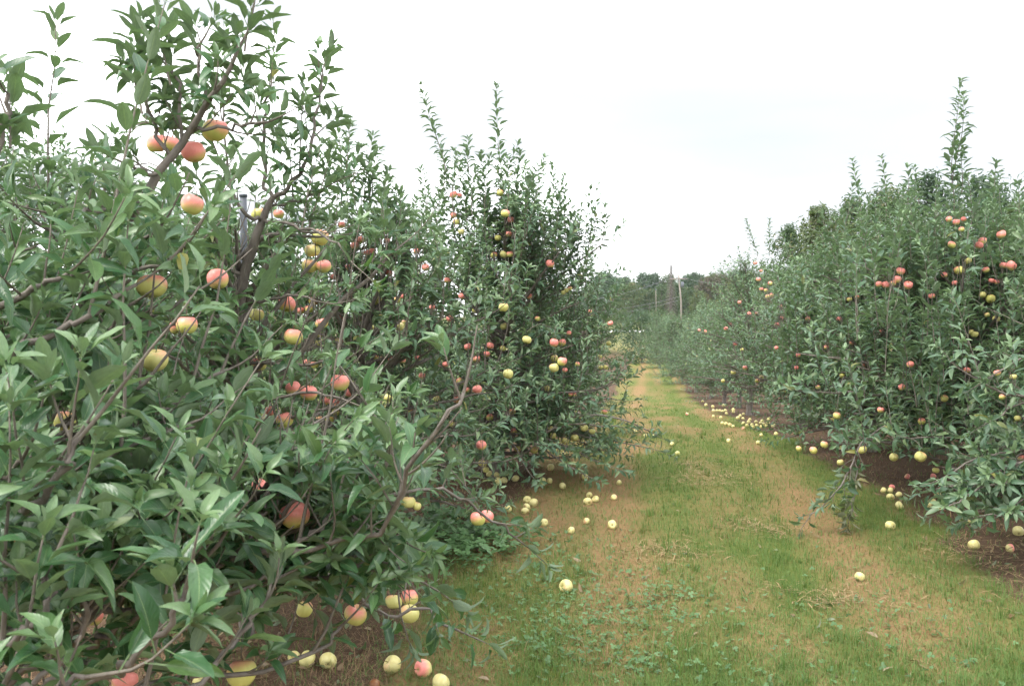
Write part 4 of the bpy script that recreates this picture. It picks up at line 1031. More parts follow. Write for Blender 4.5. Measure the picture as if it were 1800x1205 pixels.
gR0 = Grow(111, leaf=0.088, gap=0.03)
bR0 = base_at(2010, 5.7)
gR0.auto(bR0, 2.1, [(0.3, 0.95), (0.9, 1.0), (1.6, 0.75), (2.0, 0.35)], 52, h0=0.3, lat=0.065, sprout=.2)
def limb0(pts, r0, **kw):
    return gR0.limb([P(*p) for p in pts], r0, **kw)
limb0([(1990, 780, 5.7), (1850, 800, 5.5), (1740, 830, 5.4), (1660, 855, 5.4)], 0.012, lat=0.07, latlen=(.12, .3), up=-.1)
limb0([(1990, 840, 5.7), (1880, 880, 5.4), (1790, 900, 5.3), (1730, 905, 5.3)], 0.010, lat=0.07, latlen=(.1, .26), up=-.1)
limb0([(1990, 700, 5.7), (1850, 700, 5.4), (1760, 690, 5.3), (1690, 650, 5.2)], 0.012, lat=0.08, latlen=(.14, .36))
for i in range(16):
    px = gR0.r.uniform(1640, 1830); py = gR0.r.uniform(600, 900) if i % 2 else gR0.r.uniform(810, 910)
    if py < 760: px = max(px, 1730)
    d = 5.5 + gR0.r.uniform(-.3, .3)
    limb0([(px + 150, py - 50, d + .2), (px + 70, py - 35, d + .1), (px, py + 5, d)], 0.008, lat=0.07, latlen=(.08, .24), start=.1, up=0.1, sprout=.05)
TREES['R0'] = (gR0, bR0)

gR1 = Grow(112, leaf=0.09, gap=0.025)
bR1 = base_at(1735, 7.9)
gR1.auto(bR1, 1.8, [(0.35, 1.35), (0.9, 1.7), (1.3, 1.5), (1.6, 1.1), (1.8, 0.7), (1.95, 0.4)], 92, h0=0.32, trunk_r=0.06, lat=0.065, latlen=(.12, .36), sprout=0.42, top=False)
for a, b_, d in [((1676, 400), (1686, 158), 7.4), ((1672, 330), (1655, 172), 7.4), ((1690, 340), (1702, 250), 7.4), ((1745, 390), (1745, 292), 7.6), ((1600, 420), (1596, 300), 7.6), ((1640, 420), (1640, 330), 7.3), ((1790, 420), (1786, 330), 7.3), ((1560, 470), (1562, 370), 7.4), ((1700, 420), (1716, 350), 7.2)]:
    gR1.tip(a, b_, d)
def limb1(pts, r0, **kw):
    return gR1.limb([P(*p) for p in pts], r0, **kw)
limb1([(1735, 860, 7.9), (1690, 830, 7.6), (1640, 805, 7.2), (1570, 780, 7.0), (1500, 770, 6.8)], 0.016, lat=0.085, latlen=(.14, .34), start=.35)
limb1([(1735, 800, 7.9), (1760, 780, 7.2), (1720, 770, 6.6), (1600, 770, 6.3)], 0.016, lat=0.085, latlen=(.14, .34), start=.35)
limb1([(1735, 720, 7.9), (1600, 700, 7.2), (1500, 690, 6.8), (1420, 690, 6.6)], 0.014, lat=0.085, latlen=(.16, .42), start=.25)
# broken, half dead branch that hangs to the grass
gR1.limb([P(1560, 745, 6.8), P(1520, 770, 6.6), P(1503, 800, 6.5), P(1480, 850, 6.4), P(1440, 895, 6.4), P(1425, 905, 6.4)], 0.0065, lat=0.07, latlen=(.08, .22), start=.15, up=-.3, sprout=0, bare=0.15)
gR1.limb([P(1503, 800, 6.5), P(1505, 850, 6.45), P(1495, 905, 6.4)], 0.005, lat=0.06, latlen=(.06, .16), start=.1, up=-.6, sprout=0, dead=0.35, bare=0.15)
for i in range(64):
    px = gR1.r.uniform(1500, 1795); y0 = gR1.r.uniform(470, 800); d = gR1.r.uniform(6.1, 6.9) + 0.9 * (y0 < 560)
    h = gR1.r.uniform(90, 190)
    gR1.tip((px, y0), (px + gR1.r.normal(0, 14), max(y0 - h, 345 + gR1.r.uniform(0, 60))), d, 0.0045, gap=.02)
for i in range(14):
    px = gR1.r.uniform(1560, 1800); yt = np.interp(px, [1560, 1620, 1700, 1800], [345, 330, 305, 315]) + gR1.r.uniform(0, 60); d = 7.4 + gR1.r.normal(0, .2)
    gR1.tip((px + gR1.r.normal(0, 7), yt + gR1.r.uniform(90, 180)), (px, yt), d, 0.0045, leaf=gR1.r.uniform(.075, .095), gap=gR1.r.uniform(.016, .026))
TREES['R1'] = (gR1, bR1)

gR2 = Grow(113, leaf=0.086, gap=0.025)
bR2 = base_at(1530, 10.6)
gR2.auto(bR2, 1.9, [(0.3, 1.5), (0.9, 1.7), (1.3, 1.45), (1.6, 1.0), (1.9, 0.6), (2.0, 0.3)], 90, h0=0.22, trunk_r=0.05, lat=0.068, latlen=(.12, .38), sprout=0.42, top=False)
for a, b_, d in [((1515, 400), (1503, 286), 10.4), ((1558, 380), (1552, 278), 10.4), ((1480, 420), (1492, 330), 10.3), ((1610, 380), (1596, 300), 10.6), ((1450, 480), (1445, 420), 10.5), ((1400, 520), (1395, 465), 10.5)]:
    gR2.tip(a, b_, d)
for i in range(56):
    px = gR2.r.uniform(1375, 1600); y0 = gR2.r.uniform(500, 750); d = gR2.r.uniform(8.7, 9.5) + 0.8 * (y0 < 570)
    h = gR2.r.uniform(60, 130)
    gR2.tip((px, y0), (px + gR2.r.normal(0, 10), max(y0 - h, 400 + gR2.r.uniform(0, 60))), d, 0.0045, gap=.022)
for i in range(14):
    px = gR2.r.uniform(1390, 1610); yt = np.interp(px, [1390, 1440, 1500, 1560, 1610], [470, 425, 310, 300, 330]) + gR2.r.uniform(0, 70); d = 10.2 + gR2.r.normal(0, .2)
    gR2.tip((px + gR2.r.normal(0, 7), yt + gR2.r.uniform(70, 140)), (px, yt), d, 0.0045, leaf=gR2.r.uniform(.075, .095), gap=gR2.r.uniform(.016, .026))
TREES['R2'] = (gR2, bR2)

gR3 = Grow(114, leaf=0.082, gap=0.029)
bR3 = base_at(1415, 13.8)
gR3.auto(bR3, 1.9, [(0.35, 1.35), (0.9, 1.6), (1.4, 1.2), (1.8, 0.7), (2.0, 0.4)], 70, h0=0.35, trunk_r=0.05, lat=0.075, latlen=(.14, .42), sprout=0.38)
TREES['R3'] = (gR3, bR3)

gR4 = Grow(115, leaf=0.082, gap=0.03)
bR4 = base_at(1318, 17.6)
gR4.auto(bR4, 2.8, [(0.5, 1.3), (1.1, 1.6), (1.7, 1.2), (2.2, 0.75), (2.7, 0.42), (3.0, 0.2)], 70, h0=0.5, trunk_r=0.06, lat=0.085, latlen=(.16, .44))
for a, b_, d in [((1332, 450), (1328, 384), 17.5), ((1352, 450), (1350, 386), 17.5), ((1310, 510), (1306, 462), 17.4), ((1370, 480), (1376, 430), 17.4)]:
    gR4.tip(a, b_, d)
TREES['R4'] = (gR4, bR4)

# twigs that carry the hanging apples
NODES = {}
for c, r, tr, d in APPLES:
    if tr not in TREES: continue
    g = TREES[tr][0]
    if tr not in NODES: NODES[tr] = np.concatenate(g.nodes + [w_[0][1:5] for w_ in g.twigs])
    nd = NODES[tr]
    top = c + np.array([0, 0, r * 1.05])
    up = nd
    if len(up) == 0: continue
    dist = np.linalg.norm(up - top, axis=1)
    p0 = up[np.argmin(dist)]
    if dist.min() < 0.45:
        mid = (p0 + top) / 2 + np.array([0, 0, 0.12 * min(1, dist.min() * 2)])
        pts = resample([p0, mid, top + [0, 0, 0.03], top], 7)
        g.twigs.append((pts, np.linspace(0.0028, 0.0018, 7), 4))
        away = norm(c - CAM) * 0.5
        g.spur(pts[-2], np.array([away[0], away[1], 0.7]), n=5)
        if dist.min() > 0.18:
            g.shoot(pts[3], norm(away + UP * 0.5 + RNG.normal(0, .4, 3)), 0.2, 0.3, 0.003)

ALL = {}
for key, (g, b) in TREES.items():
    ALL[key] = carve(g.arrays())

# which leaves show largest: coarse depth buffer over all near leaves
cellw = 7
zbuf = np.full((1205 // cellw + 2, 1800 // cellw + 2), 1e9)
info = {}
for key, A in ALL.items():
    ctr = A['p'] + A['Y'] * (A['s'] * 0.75)[:, None]
    px, py, d = project(ctr)
    face = np.abs(np.sum(A['Z'] * norm(ctr - CAM), 1))
    area = (A['s'] / np.maximum(d, .3)) ** 2 * (0.25 + face)
    inside = (px > 0) & (px < 1799) & (py > 0) & (py < 1204) & (d > 0.3)
    ci = np.clip((py // cellw).astype(int), 0, zbuf.shape[0] - 1); cj = np.clip((px // cellw).astype(int), 0, zbuf.shape[1] - 1)
    np.minimum.at(zbuf, (ci[inside], cj[inside]), d[inside])
    info[key] = (inside, ci, cj, d, area)

TREE_INFO = {
 'A': ('nearest apple tree filling the left edge with large leaves and a leaning limb', 2, 300),
 'B': ('young apple tree growing beside the grey steel post', 2, 300),
 'C': ('slim apple tree with short upright shoots between post and twin-shoot tree', 1, 240),
 'D': ('tall dense apple tree topped by two long bare upright shoots', 1, 300),
 'E': ('small apple tree peeping out behind the twin-shoot tree', 0, 0),
 'R0': ('apple tree cut by the right edge, large dark leaves reaching near the soil', 1, 200),
 'R1': ('largest right-hand apple tree with one double shoot rising against the sky', 1, 300),
 'R2': ('apple tree with two short spires just left of the double-shoot one', 1, 200),
 'R3': ('rounded apple tree between the two-spire one and the pointed one', 0, 0),
 'R4': ('pointed apple tree standing over the far heap of fallen apples', 0, 0),
}
ROOTS = {}
for key, (g, b) in TREES.items():
    label, lod, nleaf = TREE_INFO[key]
    root = empty('apple_tree', b)
    tag(root, label, 'apple tree', 'apple trees in the orchard rows')
    ROOTS[key] = root
    v, t = tubes(g.trunks); add('trunk', mesh_np('trunk', v - b, t, M_BARK), root)
    if lod >= 1:
        for pth in g.limbs:
            v, t = tubes([pth]); add('branch', mesh_np('branch', v - b, t, M_BARK), root)
    else:
        v, t = tubes(g.limbs); tag(add('branches', mesh_np('branches', v - b, t, M_BARK), root), kind='stuff')
    v, t = tubes(g.twigs); tag(add('twigs', mesh_np('twigs', v - b, t, M_TWIG), root), kind='stuff')
    A = ALL[key]
    n = len(A['p'])
    rest = np.ones(n, bool)
    if nleaf:
        inside, ci, cj, d, area = info[key]
        vis = inside & (d < zbuf[ci, cj] + 0.12)
        pick = np.argsort(-(area * vis))[:nleaf]
        rest[pick] = False
        mes = LEAF_ME if lod == 2 else LEAF_ME_MID
        for i in pick:
            o = add('leaf', mes[A['t'][i]], root)
            s = A['s'][i]
            mt = np.eye(4); mt[:3, 0] = A['X'][i] * s; mt[:3, 1] = A['Y'][i] * s; mt[:3, 2] = A['Z'][i] * s; mt[:3, 3] = A['p'][i] - b
            o.matrix_basis = Matrix(mt.tolist())
            o.color = (1, 1 - float(A['y'][i]), 1 - float(A['d'][i]), 1)
    R = {k: v[rest] for k, v in A.items()}
    v, t, u, l = bake_leaves(R['p'], R['X'], R['Y'], R['Z'], R['s'], R['v'], R['y'], R['d'], R['t'], max(0, lod - 1), b)
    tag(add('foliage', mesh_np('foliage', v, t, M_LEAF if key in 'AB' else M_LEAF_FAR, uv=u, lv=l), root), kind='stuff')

# ------------------------------------------------------------------ farther orchard trees: prototypes copied along the rows
def copy_tree(src, name_loc, rz, sc, label, group):
    r = src.copy(); COL.objects.link(r)
    r.location = name_loc; r.rotation_euler = (0, 0, rz); r.scale = (sc[0], sc[0], sc[1])
    tag(r, label, 'apple tree', group)
    for ch in src.children:
        c = ch.copy(); COL.objects.link(c); c.parent = r
    return r
PROTOS = []
def proto(seed, prof, h, nl, tips):
    g = Grow(seed, leaf=0.088, gap=0.032)
    g.auto((0, 0, 0), h, prof, int(nl * 1.5), h0=0.3, trunk_r=0.05, lat=0.09, latlen=(.18, .46), sprout=.34)
    r = np.random.default_rng(seed)
    for i in range(tips):
        a = r.random() * 6.28; q = r.random() * 0.5; z = h * 0.75
        g.shoot((q * math.cos(a), q * math.sin(a), z), UP + r.normal(0, .06, 3), r.uniform(.5, 1.0), .1, .006, gap=.033)
    return g
protos = [proto(201, [(0.35, 1.1), (0.9, 1.35), (1.6, 1.05), (2.3, 0.55), (2.7, 0.25)], 2.5, 40, 4),
          proto(202, [(0.35, 1.2), (0.9, 1.45), (1.5, 1.2), (2.1, 0.8), (2.6, 0.35)], 2.4, 42, 3),
          proto(203, [(0.35, 1.0), (0.9, 1.2), (1.6, 1.0), (2.3, 0.6), (2.8, 0.2)], 2.6, 38, 6)]
# hidden ground_h bend for prototypes is negligible: they are grown at the origin
FAR = []
def far_tree(px, d, hscale, label, group, which=None):
    FAR.append((px, d, hscale, label, group, which))
far_tree(1300, 21.5, 1.0, 'first apple tree beyond the pointed one in the far right row', 'apple trees far along the right row')
far_tree(1275, 25.0, 0.95, 'second apple tree beyond the pointed one in the far right row', 'apple trees far along the right row')
far_tree(1250, 28.5, 1.0, 'third apple tree beyond the pointed one in the far right row', 'apple trees far along the right row')
far_tree(1225, 32.0, 0.95, 'fourth apple tree beyond the pointed one in the far right row', 'apple trees far along the right row')
far_tree(1200, 36.0, 0.95, 'fifth apple tree beyond the pointed one in the far right row', 'apple trees far along the right row')
far_tree(1180, 41.0, 0.95, 'pale apple tree before the farthest of the right row', 'apple trees far along the right row')
far_tree(1160, 47.0, 0.95, 'farthest pale apple tree at the end of the right row', 'apple trees far along the right row')
far_tree(943, 16.0, 0.78, 'apple tree almost hidden behind the small one of the left row', 'apple trees far along the left row')
far_tree(973, 20.0, 0.73, 'apple tree hidden deep along the left row', 'apple trees far along the left row')
far_tree(998, 25.0, 0.73, 'last apple tree of the left row before the field', 'apple trees far along the left row')
for (px, d, hs, lb) in [(-120, 6.2, 1.0, 'second-row apple tree at the left margin behind the nearest leaves'),
                        (95, 8.2, 1.04, 'second-row apple tree with pale tips against the sky at far left'),
                        (270, 10.6, 0.98, 'second-row apple tree in the dark gap left of the post'),
                        (385, 13.2, 0.95, 'second-row apple tree seen low behind the steel post'),
                        (520, 15.8, 1.0, 'second-row apple tree behind the string of hanging apples'),
                        (640, 18.6, 1.0, 'second-row apple tree in the gap left of the twin-shoot tree'),
                        (720, 22.0, 1.0, 'second-row apple tree showing sky-lit tips beside the twin-shoot tree')]:
    far_tree(px, d, hs, lb, 'apple trees of the second left row')
for (px, d, hs, lb) in [(1980, 9.5, 1.15, 'apple tree behind the rightmost leaves in the next row'), (1760, 12.5, 1.1, 'apple tree behind the double-shoot one in the next row'),
                        (1620, 15.5, 1.1, 'apple tree behind the two-spire one in the next row'), (1500, 19.5, 1.1, 'apple tree behind the rounded one in the next row')]:
    far_tree(px, d, hs, lb, 'apple trees of the next row to the right')
src = [None] * 3
for i, (px, d, hs, lb, grp, which) in enumerate(FAR):
    k = i % 3
    loc = base_at(px, d)
    if src[k] is None:
        g = protos[k]; A = g.arrays()
        root = empty('apple_tree', (0, 0, 0))
        v, t = tubes(g.trunks); add('trunk', mesh_np('trunk', v, t, M_BARK), root)
        v, t = tubes(g.limbs + [x for j, x in enumerate(g.twigs) if j % 2 == 0]); tag(add('branches', mesh_np('branches', v, t, M_BARK), root), kind='stuff')
        v, t, u, l = bake_leaves(A['p'], A['X'], A['Y'], A['Z'], A['s'], A['v'], A['y'], A['d'], A['t'], 0, np.zeros(3))
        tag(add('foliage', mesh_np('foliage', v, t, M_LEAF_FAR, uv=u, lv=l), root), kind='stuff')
        src[k] = root
        root.location = loc; root.rotation_euler = (0, 0, RNG.uniform(0, 6.28)); root.scale = (1, 1, hs)
        tag(root, lb, 'apple tree', grp)
    else:
        copy_tree(src[k], loc, RNG.uniform(0, 6.28), (RNG.uniform(0.95, 1.1), hs), lb, grp)

# ------------------------------------------------------------------ woodland trees
def wood_tree(seed, h, w, nleaf, leaf, trunk_f=0.18, lobes=26, conic=False, loose=0.25):
    """tapered trunk with limbs and a lobed crown of leaf faces; returns meshes at the origin"""
    r = np.random.default_rng(seed)
    n = 9; z = np.linspace(-0.3, h * 0.86, n)
    wob = np.cumsum(r.normal(0, 0.012 * h, (n, 2)), 0) * 0.6
    tp = np.stack([wob[:, 0], wob[:, 1], z], 1)
    tv = [(tp, 0.022 * h * (1 - 0.88 * np.linspace(0, 1, n)), 8)]
    lim = []; cen = []; rad = []
    for i in range(lobes):
        f = trunk_f + (1 - trunk_f) * ((i + r.random()) / lobes) ** 0.9
        prof = (1 - f) * 1.15 if conic else math.sin(math.pi * min(1, ((f - trunk_f) / (1 - trunk_f)) * 0.86 + 0.14)) ** 0.7
        az = i * 2.4 + r.normal(0, .4); rr = w * 0.5 * prof * r.uniform(0.45, 0.9)
        c = np.array([rr * math.cos(az), rr * math.sin(az), h * (f * 0.95)])
        cen.append(c); rad.append(w * r.uniform(0.13, 0.22) * (0.6 + 0.5 * prof))
        zz = max(0.1 * h, c[2] - rr * 0.9 - 0.05 * h); k = np.interp(zz, z, np.arange(n)); k0 = min(int(k), n - 2)
        p0 = tp[k0] * (1 - k + k0) + tp[k0 + 1] * (k - k0)
        lim.append((resample([p0, (p0 + c) / 2 - UP * 0.03 * h, c], 6), np.linspace(0.008 * h, 0.0015 * h, 6), 5))
    cen = np.array(cen); rad = np.array(rad)
    li = r.integers(0, lobes, nleaf)
    dv = norm(r.normal(0, 1, (nleaf, 3)))
    rr = rad[li] * np.where(r.random(nleaf) < loose, r.uniform(0.9, 1.45, nleaf), r.uniform(0.45, 1.0, nleaf))
    p = cen[li] + dv * rr[:, None] * np.array([1, 1, 0.85])
    nz = norm(dv * 0.8 + UP * 0.7 + r.normal(0, 0.5, (nleaf, 3)))
    yy = norm(np.cross(nz, r.normal(0, 1, (nleaf, 3)))); xx = np.cross(yy, nz)
    sz = leaf * r.uniform(0.6, 1.25, nleaf)
    var = np.clip(0.75 * r.random(lobes)[li] + 0.35 * r.random(nleaf) - 0.05, 0, 0.999)
    v, t, u, l = bake_leaves(p, xx, yy, nz, sz, var, np.zeros(nleaf), np.zeros(nleaf), r.integers(0, 6, nleaf), 0, np.zeros(3))
    bv, bt = tubes(lim); tv_, tt_ = tubes(tv)
    return mesh_np('trunk', tv_, tt_, M_BARK_DARK), mesh_np('limbs', bv, bt, M_BARK_DARK), mesh_np('crown', v, t, None, uv=u, lv=l)

def tinted(name, tops, under):
    tops = [(p_, tuple(0.72 * c_ for c_ in col_)) for p_, col_ in tops]
    return leaf_material(name, tops, under, (0.15, 0.15, 0.05), veins=False, rough=0.55)
W_GREEN = M_WOODLAND
W_BLUE = tinted('bluish_leaf', [(0.0, (0.030, 0.070, 0.038)), (0.6, (0.050, 0.100, 0.050)), (1.0, (0.080, 0.125, 0.055))], (0.10, 0.15, 0.09))
W_YELLOW = tinted('yellowing_leaf', [(0.0, (0.050, 0.100, 0.036)), (0.5, (0.080, 0.130, 0.042)), (0.88, (0.14, 0.155, 0.048)), (1.0, (0.22, 0.15, 0.05))], (0.15, 0.18, 0.07))
W_RUSSET = tinted('russet_leaf', [(0.0, (0.085, 0.060, 0.038)), (0.6, (0.13, 0.085, 0.052)), (1.0, (0.12, 0.11, 0.05))], (0.13, 0.11, 0.08))

CROWNS = {}
def set_tree(meshes, mat, name, loc, rz, label, cat, group, sc=1.0):
    root = empty(name, loc); root.rotation_euler = (0, 0, rz); root.scale = (sc, sc, sc)
    tag(root, label, cat, group)
    add('trunk', meshes[0], root); tag(add('limbs', meshes[1], root), kind='stuff')
    cr = meshes[2]
    if cr.materials:
        if cr.materials[0] is not mat:
            kk = (cr.name, mat.name)
            if kk not in CROWNS:
                CROWNS[kk] = cr.copy(); CROWNS[kk].materials[0] = mat
            cr = CROWNS[kk]
    else: cr.materials.append(mat)
    tag(add('crown', cr, root), kind='stuff')
    return root
# the stand of taller trees behind the right row
stand = [wood_tree(301, 7.0, 3.4, 5400, 0.20, 0.12), wood_tree(302, 7.0, 3.0, 5400, 0.19, 0.10, lobes=30), wood_tree(303, 7.0, 4.2, 6600, 0.21, 0.1, lobes=34)]
GS = 'taller trees behind the right row'
for (px, d, ytop, k, mat, lb) in [
    (1388, 36, 388, 1, W_GREEN, 'airy green tree at the left end of the stand behind the right row'),
    (1440, 33, 350, 0, W_YELLOW, 'yellowing upright tree second in the stand behind the right row'),
    (1490, 36, 338, 1, W_GREEN, 'green tree just behind the two spires of the right row'),
    (1560, 33, 322, 2, W_GREEN, 'broad green tree behind the gap between two spires and double shoot'),
    (1630, 36, 292, 1, W_BLUE, 'dark thin-topped tree left of the double shoot against the sky'),
    (1720, 32, 300, 2, W_BLUE, 'broad dark tree right of the double shoot'),
    (1790, 30, 345, 0, W_YELLOW, 'yellow-green tree low at the right margin behind the orchard'),
    (1840, 38, 290, 2, W_BLUE, 'dark tree cut by the right margin, highest there')]:
    loc = base_at(px, d); top = P(px, ytop, d)[2]
    set_tree(stand[k], mat, 'woodland_tree', loc, RNG.uniform(0, 6.28), lb, 'tree', GS, (top - loc[2]) / 7.05)
# far wood across the valley
farw = [wood_tree(311, 9, 8.5, 3600, 0.55, 0.06, lobes=30), wood_tree(312, 9, 7.0, 3600, 0.5, 0.05, lobes=26), wood_tree(313, 9, 9.5, 3800, 0.6, 0.05, lobes=34)]
GF = 'trees of the far wood beyond the field'
for (px, d, ytop, k, mat, lb) in [
    (985, 140, 500, 0, W_GREEN, 'far wood tree just behind the right flank of the twin-shoot tree'),
    (1062, 136, 478, 2, W_BLUE, 'big round dark green tree at the left end of the far wood'),
    (1098, 142, 484, 1, W_BLUE, 'dark tree right of the big round one in the far wood'),
    (1112, 128, 497, 0, W_YELLOW, 'lighter yellowish tree under the sagging wire in the far wood'),
    (1130, 148, 481, 2, W_BLUE, 'dark crown left of the dead conifer, highest of the far wood'),
    (1150, 150, 478, 1, W_BLUE, 'dark crown close left of the dead conifer'),
    (1142, 126, 508, 1, W_GREEN, 'bright green small tree behind the thin pole'),
    (1163, 132, 500, 0, W_GREEN, 'mid green tree between thin pole and dead conifer'),
    (1082, 122, 520, 1, W_GREEN, 'low green tree at the field edge of the far wood'),
    (1206, 145, 486, 2, W_BLUE, 'tree right behind the utility pole in the far wood'),
    (1217, 150, 477, 1, W_BLUE, 'rounded dark crown right of the utility pole'),
    (1212, 128, 505, 0, W_GREEN, 'green tree below the rounded dark crown by the pole'),
    (1243, 138, 484, 1, W_RUSSET, 'russet brown tree in the far wood'),
    (1268, 140, 481, 0, W_RUSSET, 'brownish tree right of the russet one in the far wood'),
    (1290, 142, 477, 2, W_BLUE, 'bluish tree behind the brownish one in the far wood'),
    (1312, 90, 478, 0, W_YELLOW, 'yellow-green tree where the far wood meets the pointed apple tree'),
    (1080, 146, 486, 0, W_BLUE, 'dark tree between the big round one and its right neighbour'),
    (1176, 150, 484, 2, W_GREEN, 'green tree directly behind the dead conifer'),
    (1190, 140, 496, 1, W_GREEN, 'green tree hiding between dead conifer and utility pole'),
    (1230, 150, 483, 0, W_BLUE, 'dark tree between rounded dark crown and the russet one'),
    (1255, 150, 482, 2, W_GREEN, 'green tree behind the russet and brownish ones'),
    (1230, 124, 510, 1, W_YELLOW, 'yellowish low tree under the russet one at the wood edge'),
    (1350, 130, 480, 2, W_GREEN, 'far wood tree hidden behind the pointed apple tree')]:
    loc = base_at(px, d); top = P(px, ytop, d)[2]
    set_tree(farw[k], mat, 'woodland_tree', loc, RNG.uniform(0, 6.28), lb, 'tree', GF, (top - loc[2]) / 9.1)
# dead conifer by the utility pole: bare trunk with short drooping branches
dc = base_at(1179, 124); h = P(1179, 466, 124)[2] - dc[2]
root = empty('dead_conifer', dc); tag(root, 'dead bare conifer standing above the far wood left of the utility pole', 'tree', GF)
z = np.linspace(-0.3, h, 8)
v, t = tubes([(np.stack([0 * z, 0 * z, z], 1), np.linspace(0.17, 0.03, 8), 7)]); add('trunk', mesh_np('trunk', v, t, M_BARK_DARK), root)
pl = []
for i in range(170):
    zz = h * (0.1 + 0.9 * i / 170); a = i * 2.4; L = 0.25 + 0.85 * (1 - i / 175)
    pl.append((np.array([[0, 0, zz], [math.cos(a) * L * .5, math.sin(a) * L * .5, zz + .02], [math.cos(a) * L, math.sin(a) * L, zz - .25 * L]]), np.array([.05, .045, .03]), 3))
v, t = tubes(pl); tag(add('limbs', mesh_np('limbs', v, t, M_BARK_DARK), root), kind='stuff')
# rounded bushes between orchard and field
bush = wood_tree(321, 3.0, 3.6, 4200, 0.16, 0.05, lobes=24)
for (px, d, ytop, mat, lb) in [(1128, 52, 548, W_BLUE, 'round dark bush at the end of the path'), (1095, 84, 545, W_GREEN, 'low bush left of the pale road glimpse'), (1158, 62, 546, W_GREEN, 'greyish bush behind the dark round one'), (1030, 60, 530, W_GREEN, 'green bush behind the last left-row trees')]:
    loc = base_at(px, d); top = P(px, ytop, d)[2]
    set_tree(bush, mat, 'bush', loc, RNG.uniform(0, 6.28), lb, 'bush', 'bushes beyond the orchard', (top - loc[2]) / 3.0)

# ------------------------------------------------------------------ steel post, utility poles and wires
sp = base_at(430, 4.45); top = P(430, 342, 4.45)
hh = top[2] - sp[2]
post = empty('steel_post', sp); tag(post, 'grey galvanised steel post standing beside the young apple tree stem', 'post')
prof = [(0.0168, -0.3), (0.0168, hh), (0.0135, hh), (0.0135, hh - 0.12)]
V = [(r_ * math.cos(a), r_ * math.sin(a), z_) for r_, z_ in prof for a in np.arange(14) * 2 * math.pi / 14]
T = []
for j in range(3):
    for i in range(14):
        a, b2, c, d2 = j * 14 + i, j * 14 + (i + 1) % 14, (j + 1) * 14 + (i + 1) % 14, (j + 1) * 14 + i
        T += [(a, b2, c), (a, c, d2)]
add('pipe', mesh_np('pipe', np.array(V), np.array(T), M_STEEL), post)
for zc, ex in ((hh - 0.008, 0.0035), (hh - 0.62, 0.003)):
    ring = [(0.0172, zc - .006), (0.0172 + ex, zc - .006), (0.0172 + ex, zc + .006), (0.0172, zc + .006)]
    V = [(r_ * math.cos(a), r_ * math.sin(a), z_) for r_, z_ in ring for a in np.arange(14) * 2 * math.pi / 14]; T = []
    for j in range(4):
        for i in range(14):
            a, b2, c, d2 = j * 14 + i, j * 14 + (i + 1) % 14, ((j + 1) % 4) * 14 + (i + 1) % 14, ((j + 1) % 4) * 14 + i
            T += [(a, b2, c), (a, c, d2)]
    add('collar', mesh_np('collar', np.array(V), np.array(T), M_STEEL, smooth=False), post)

def box(c, s):
    c = np.array(c); s = np.array(s) / 2
    v = np.array([[x, y, z] for x in (-1, 1) for y in (-1, 1) for z in (-1, 1)]) * s + c
    t = np.array([(0, 1, 3), (0, 3, 2), (4, 6, 7), (4, 7, 5), (0, 4, 5), (0, 5, 1), (2, 3, 7), (2, 7, 6), (0, 2, 6), (0, 6, 4), (1, 5, 7), (1, 7, 3)])
    return v, t
up_b = base_at(1196, 112); up_t = P(1192, 484, 112)
H = up_t[2] - up_b[2]
pole = empty('utility_pole', up_b); tag(pole, 'grey wooden utility pole with crossarm rising in front of the far wood', 'utility pole')
v, t = tubes([(np.array([[0.1, 0, -0.5], [0.05, 0, H / 2], [-0.28, 0, H]]), np.array([0.12, 0.11, 0.09]), 10)]); add('shaft', mesh_np('shaft', v, t, M_WOODPOLE), pole)
v, t = box((-0.28, -0.18, H - 0.45), (2.1, 0.12, 0.14)); add('crossarm', mesh_np('crossarm', v, t, M_WOODPOLE, smooth=False), pole)
for x in (-1.15, -0.5, 0.55):
    v, t = tubes([(np.array([[x, -0.18, H - .40], [x, -0.18, H - .28], [x, -0.18, H - .2]]), np.array([0.03, 0.07, 0.05]), 8)]); add('insulator', mesh_np('insulator', v, t, M_STEEL), pole)
v, t = tubes([(np.array([[0.2, -0.1, H - 1.5], [0.2, -0.1, H - 1.45], [0.2, -0.1, H - .85], [0.2, -0.1, H - .8]]), np.array([0.08, 0.2, 0.2, 0.08]), 10)]); add('transformer', mesh_np('transformer', v, t, M_STEEL), pole)
tb = base_at(1153, 118); tt_ = P(1152, 508, 118)
thin = empty('thin_pole', tb); tag(thin, 'thin pale pole standing left of the dead conifer', 'pole')
v, t = tubes([(np.array([[0, 0, -0.4], [0, 0, (tt_ - tb)[2] / 2], [-0.05, 0, (tt_ - tb)[2]]]), np.array([0.05, 0.045, 0.04]), 8)]); add('shaft', mesh_np('shaft', v, t, M_WOODPOLE), thin)
v, t = tubes([(np.array([[-0.05, 0, (tt_ - tb)[2] - .12], [-0.05, 0, (tt_ - tb)[2] - .06], [-0.05, 0, (tt_ - tb)[2] + .04]]), np.array([0.09, 0.10, 0.06]), 8)]); add('cap', mesh_np('cap', v, t, M_STEEL), thin)
def wire(a, b, sag, label):
    n = 20; s = np.linspace(0, 1, n)[:, None]
    pts = a * (1 - s) + b * s; pts[:, 2] -= (4 * sag * s * (1 - s))[:, 0]
    v, t = tubes([(pts, np.full(n, 0.018), 5)])
    o = add('power_line', mesh_np('power_line', v, t, M_WIRE)); tag(o, label, 'wire', 'overhead wires by the utility pole')
wt = P(1192, 486, 112)
wire(wt + np.array([-0.9, 0, -.15]), P(1030, 528, 96), 0.35, 'uppermost overhead wire sagging left from the utility pole top')
wire(wt + np.array([0.5, 0, -.15]), P(1320, 500, 100), 0.3, 'overhead wire running right from the utility pole')
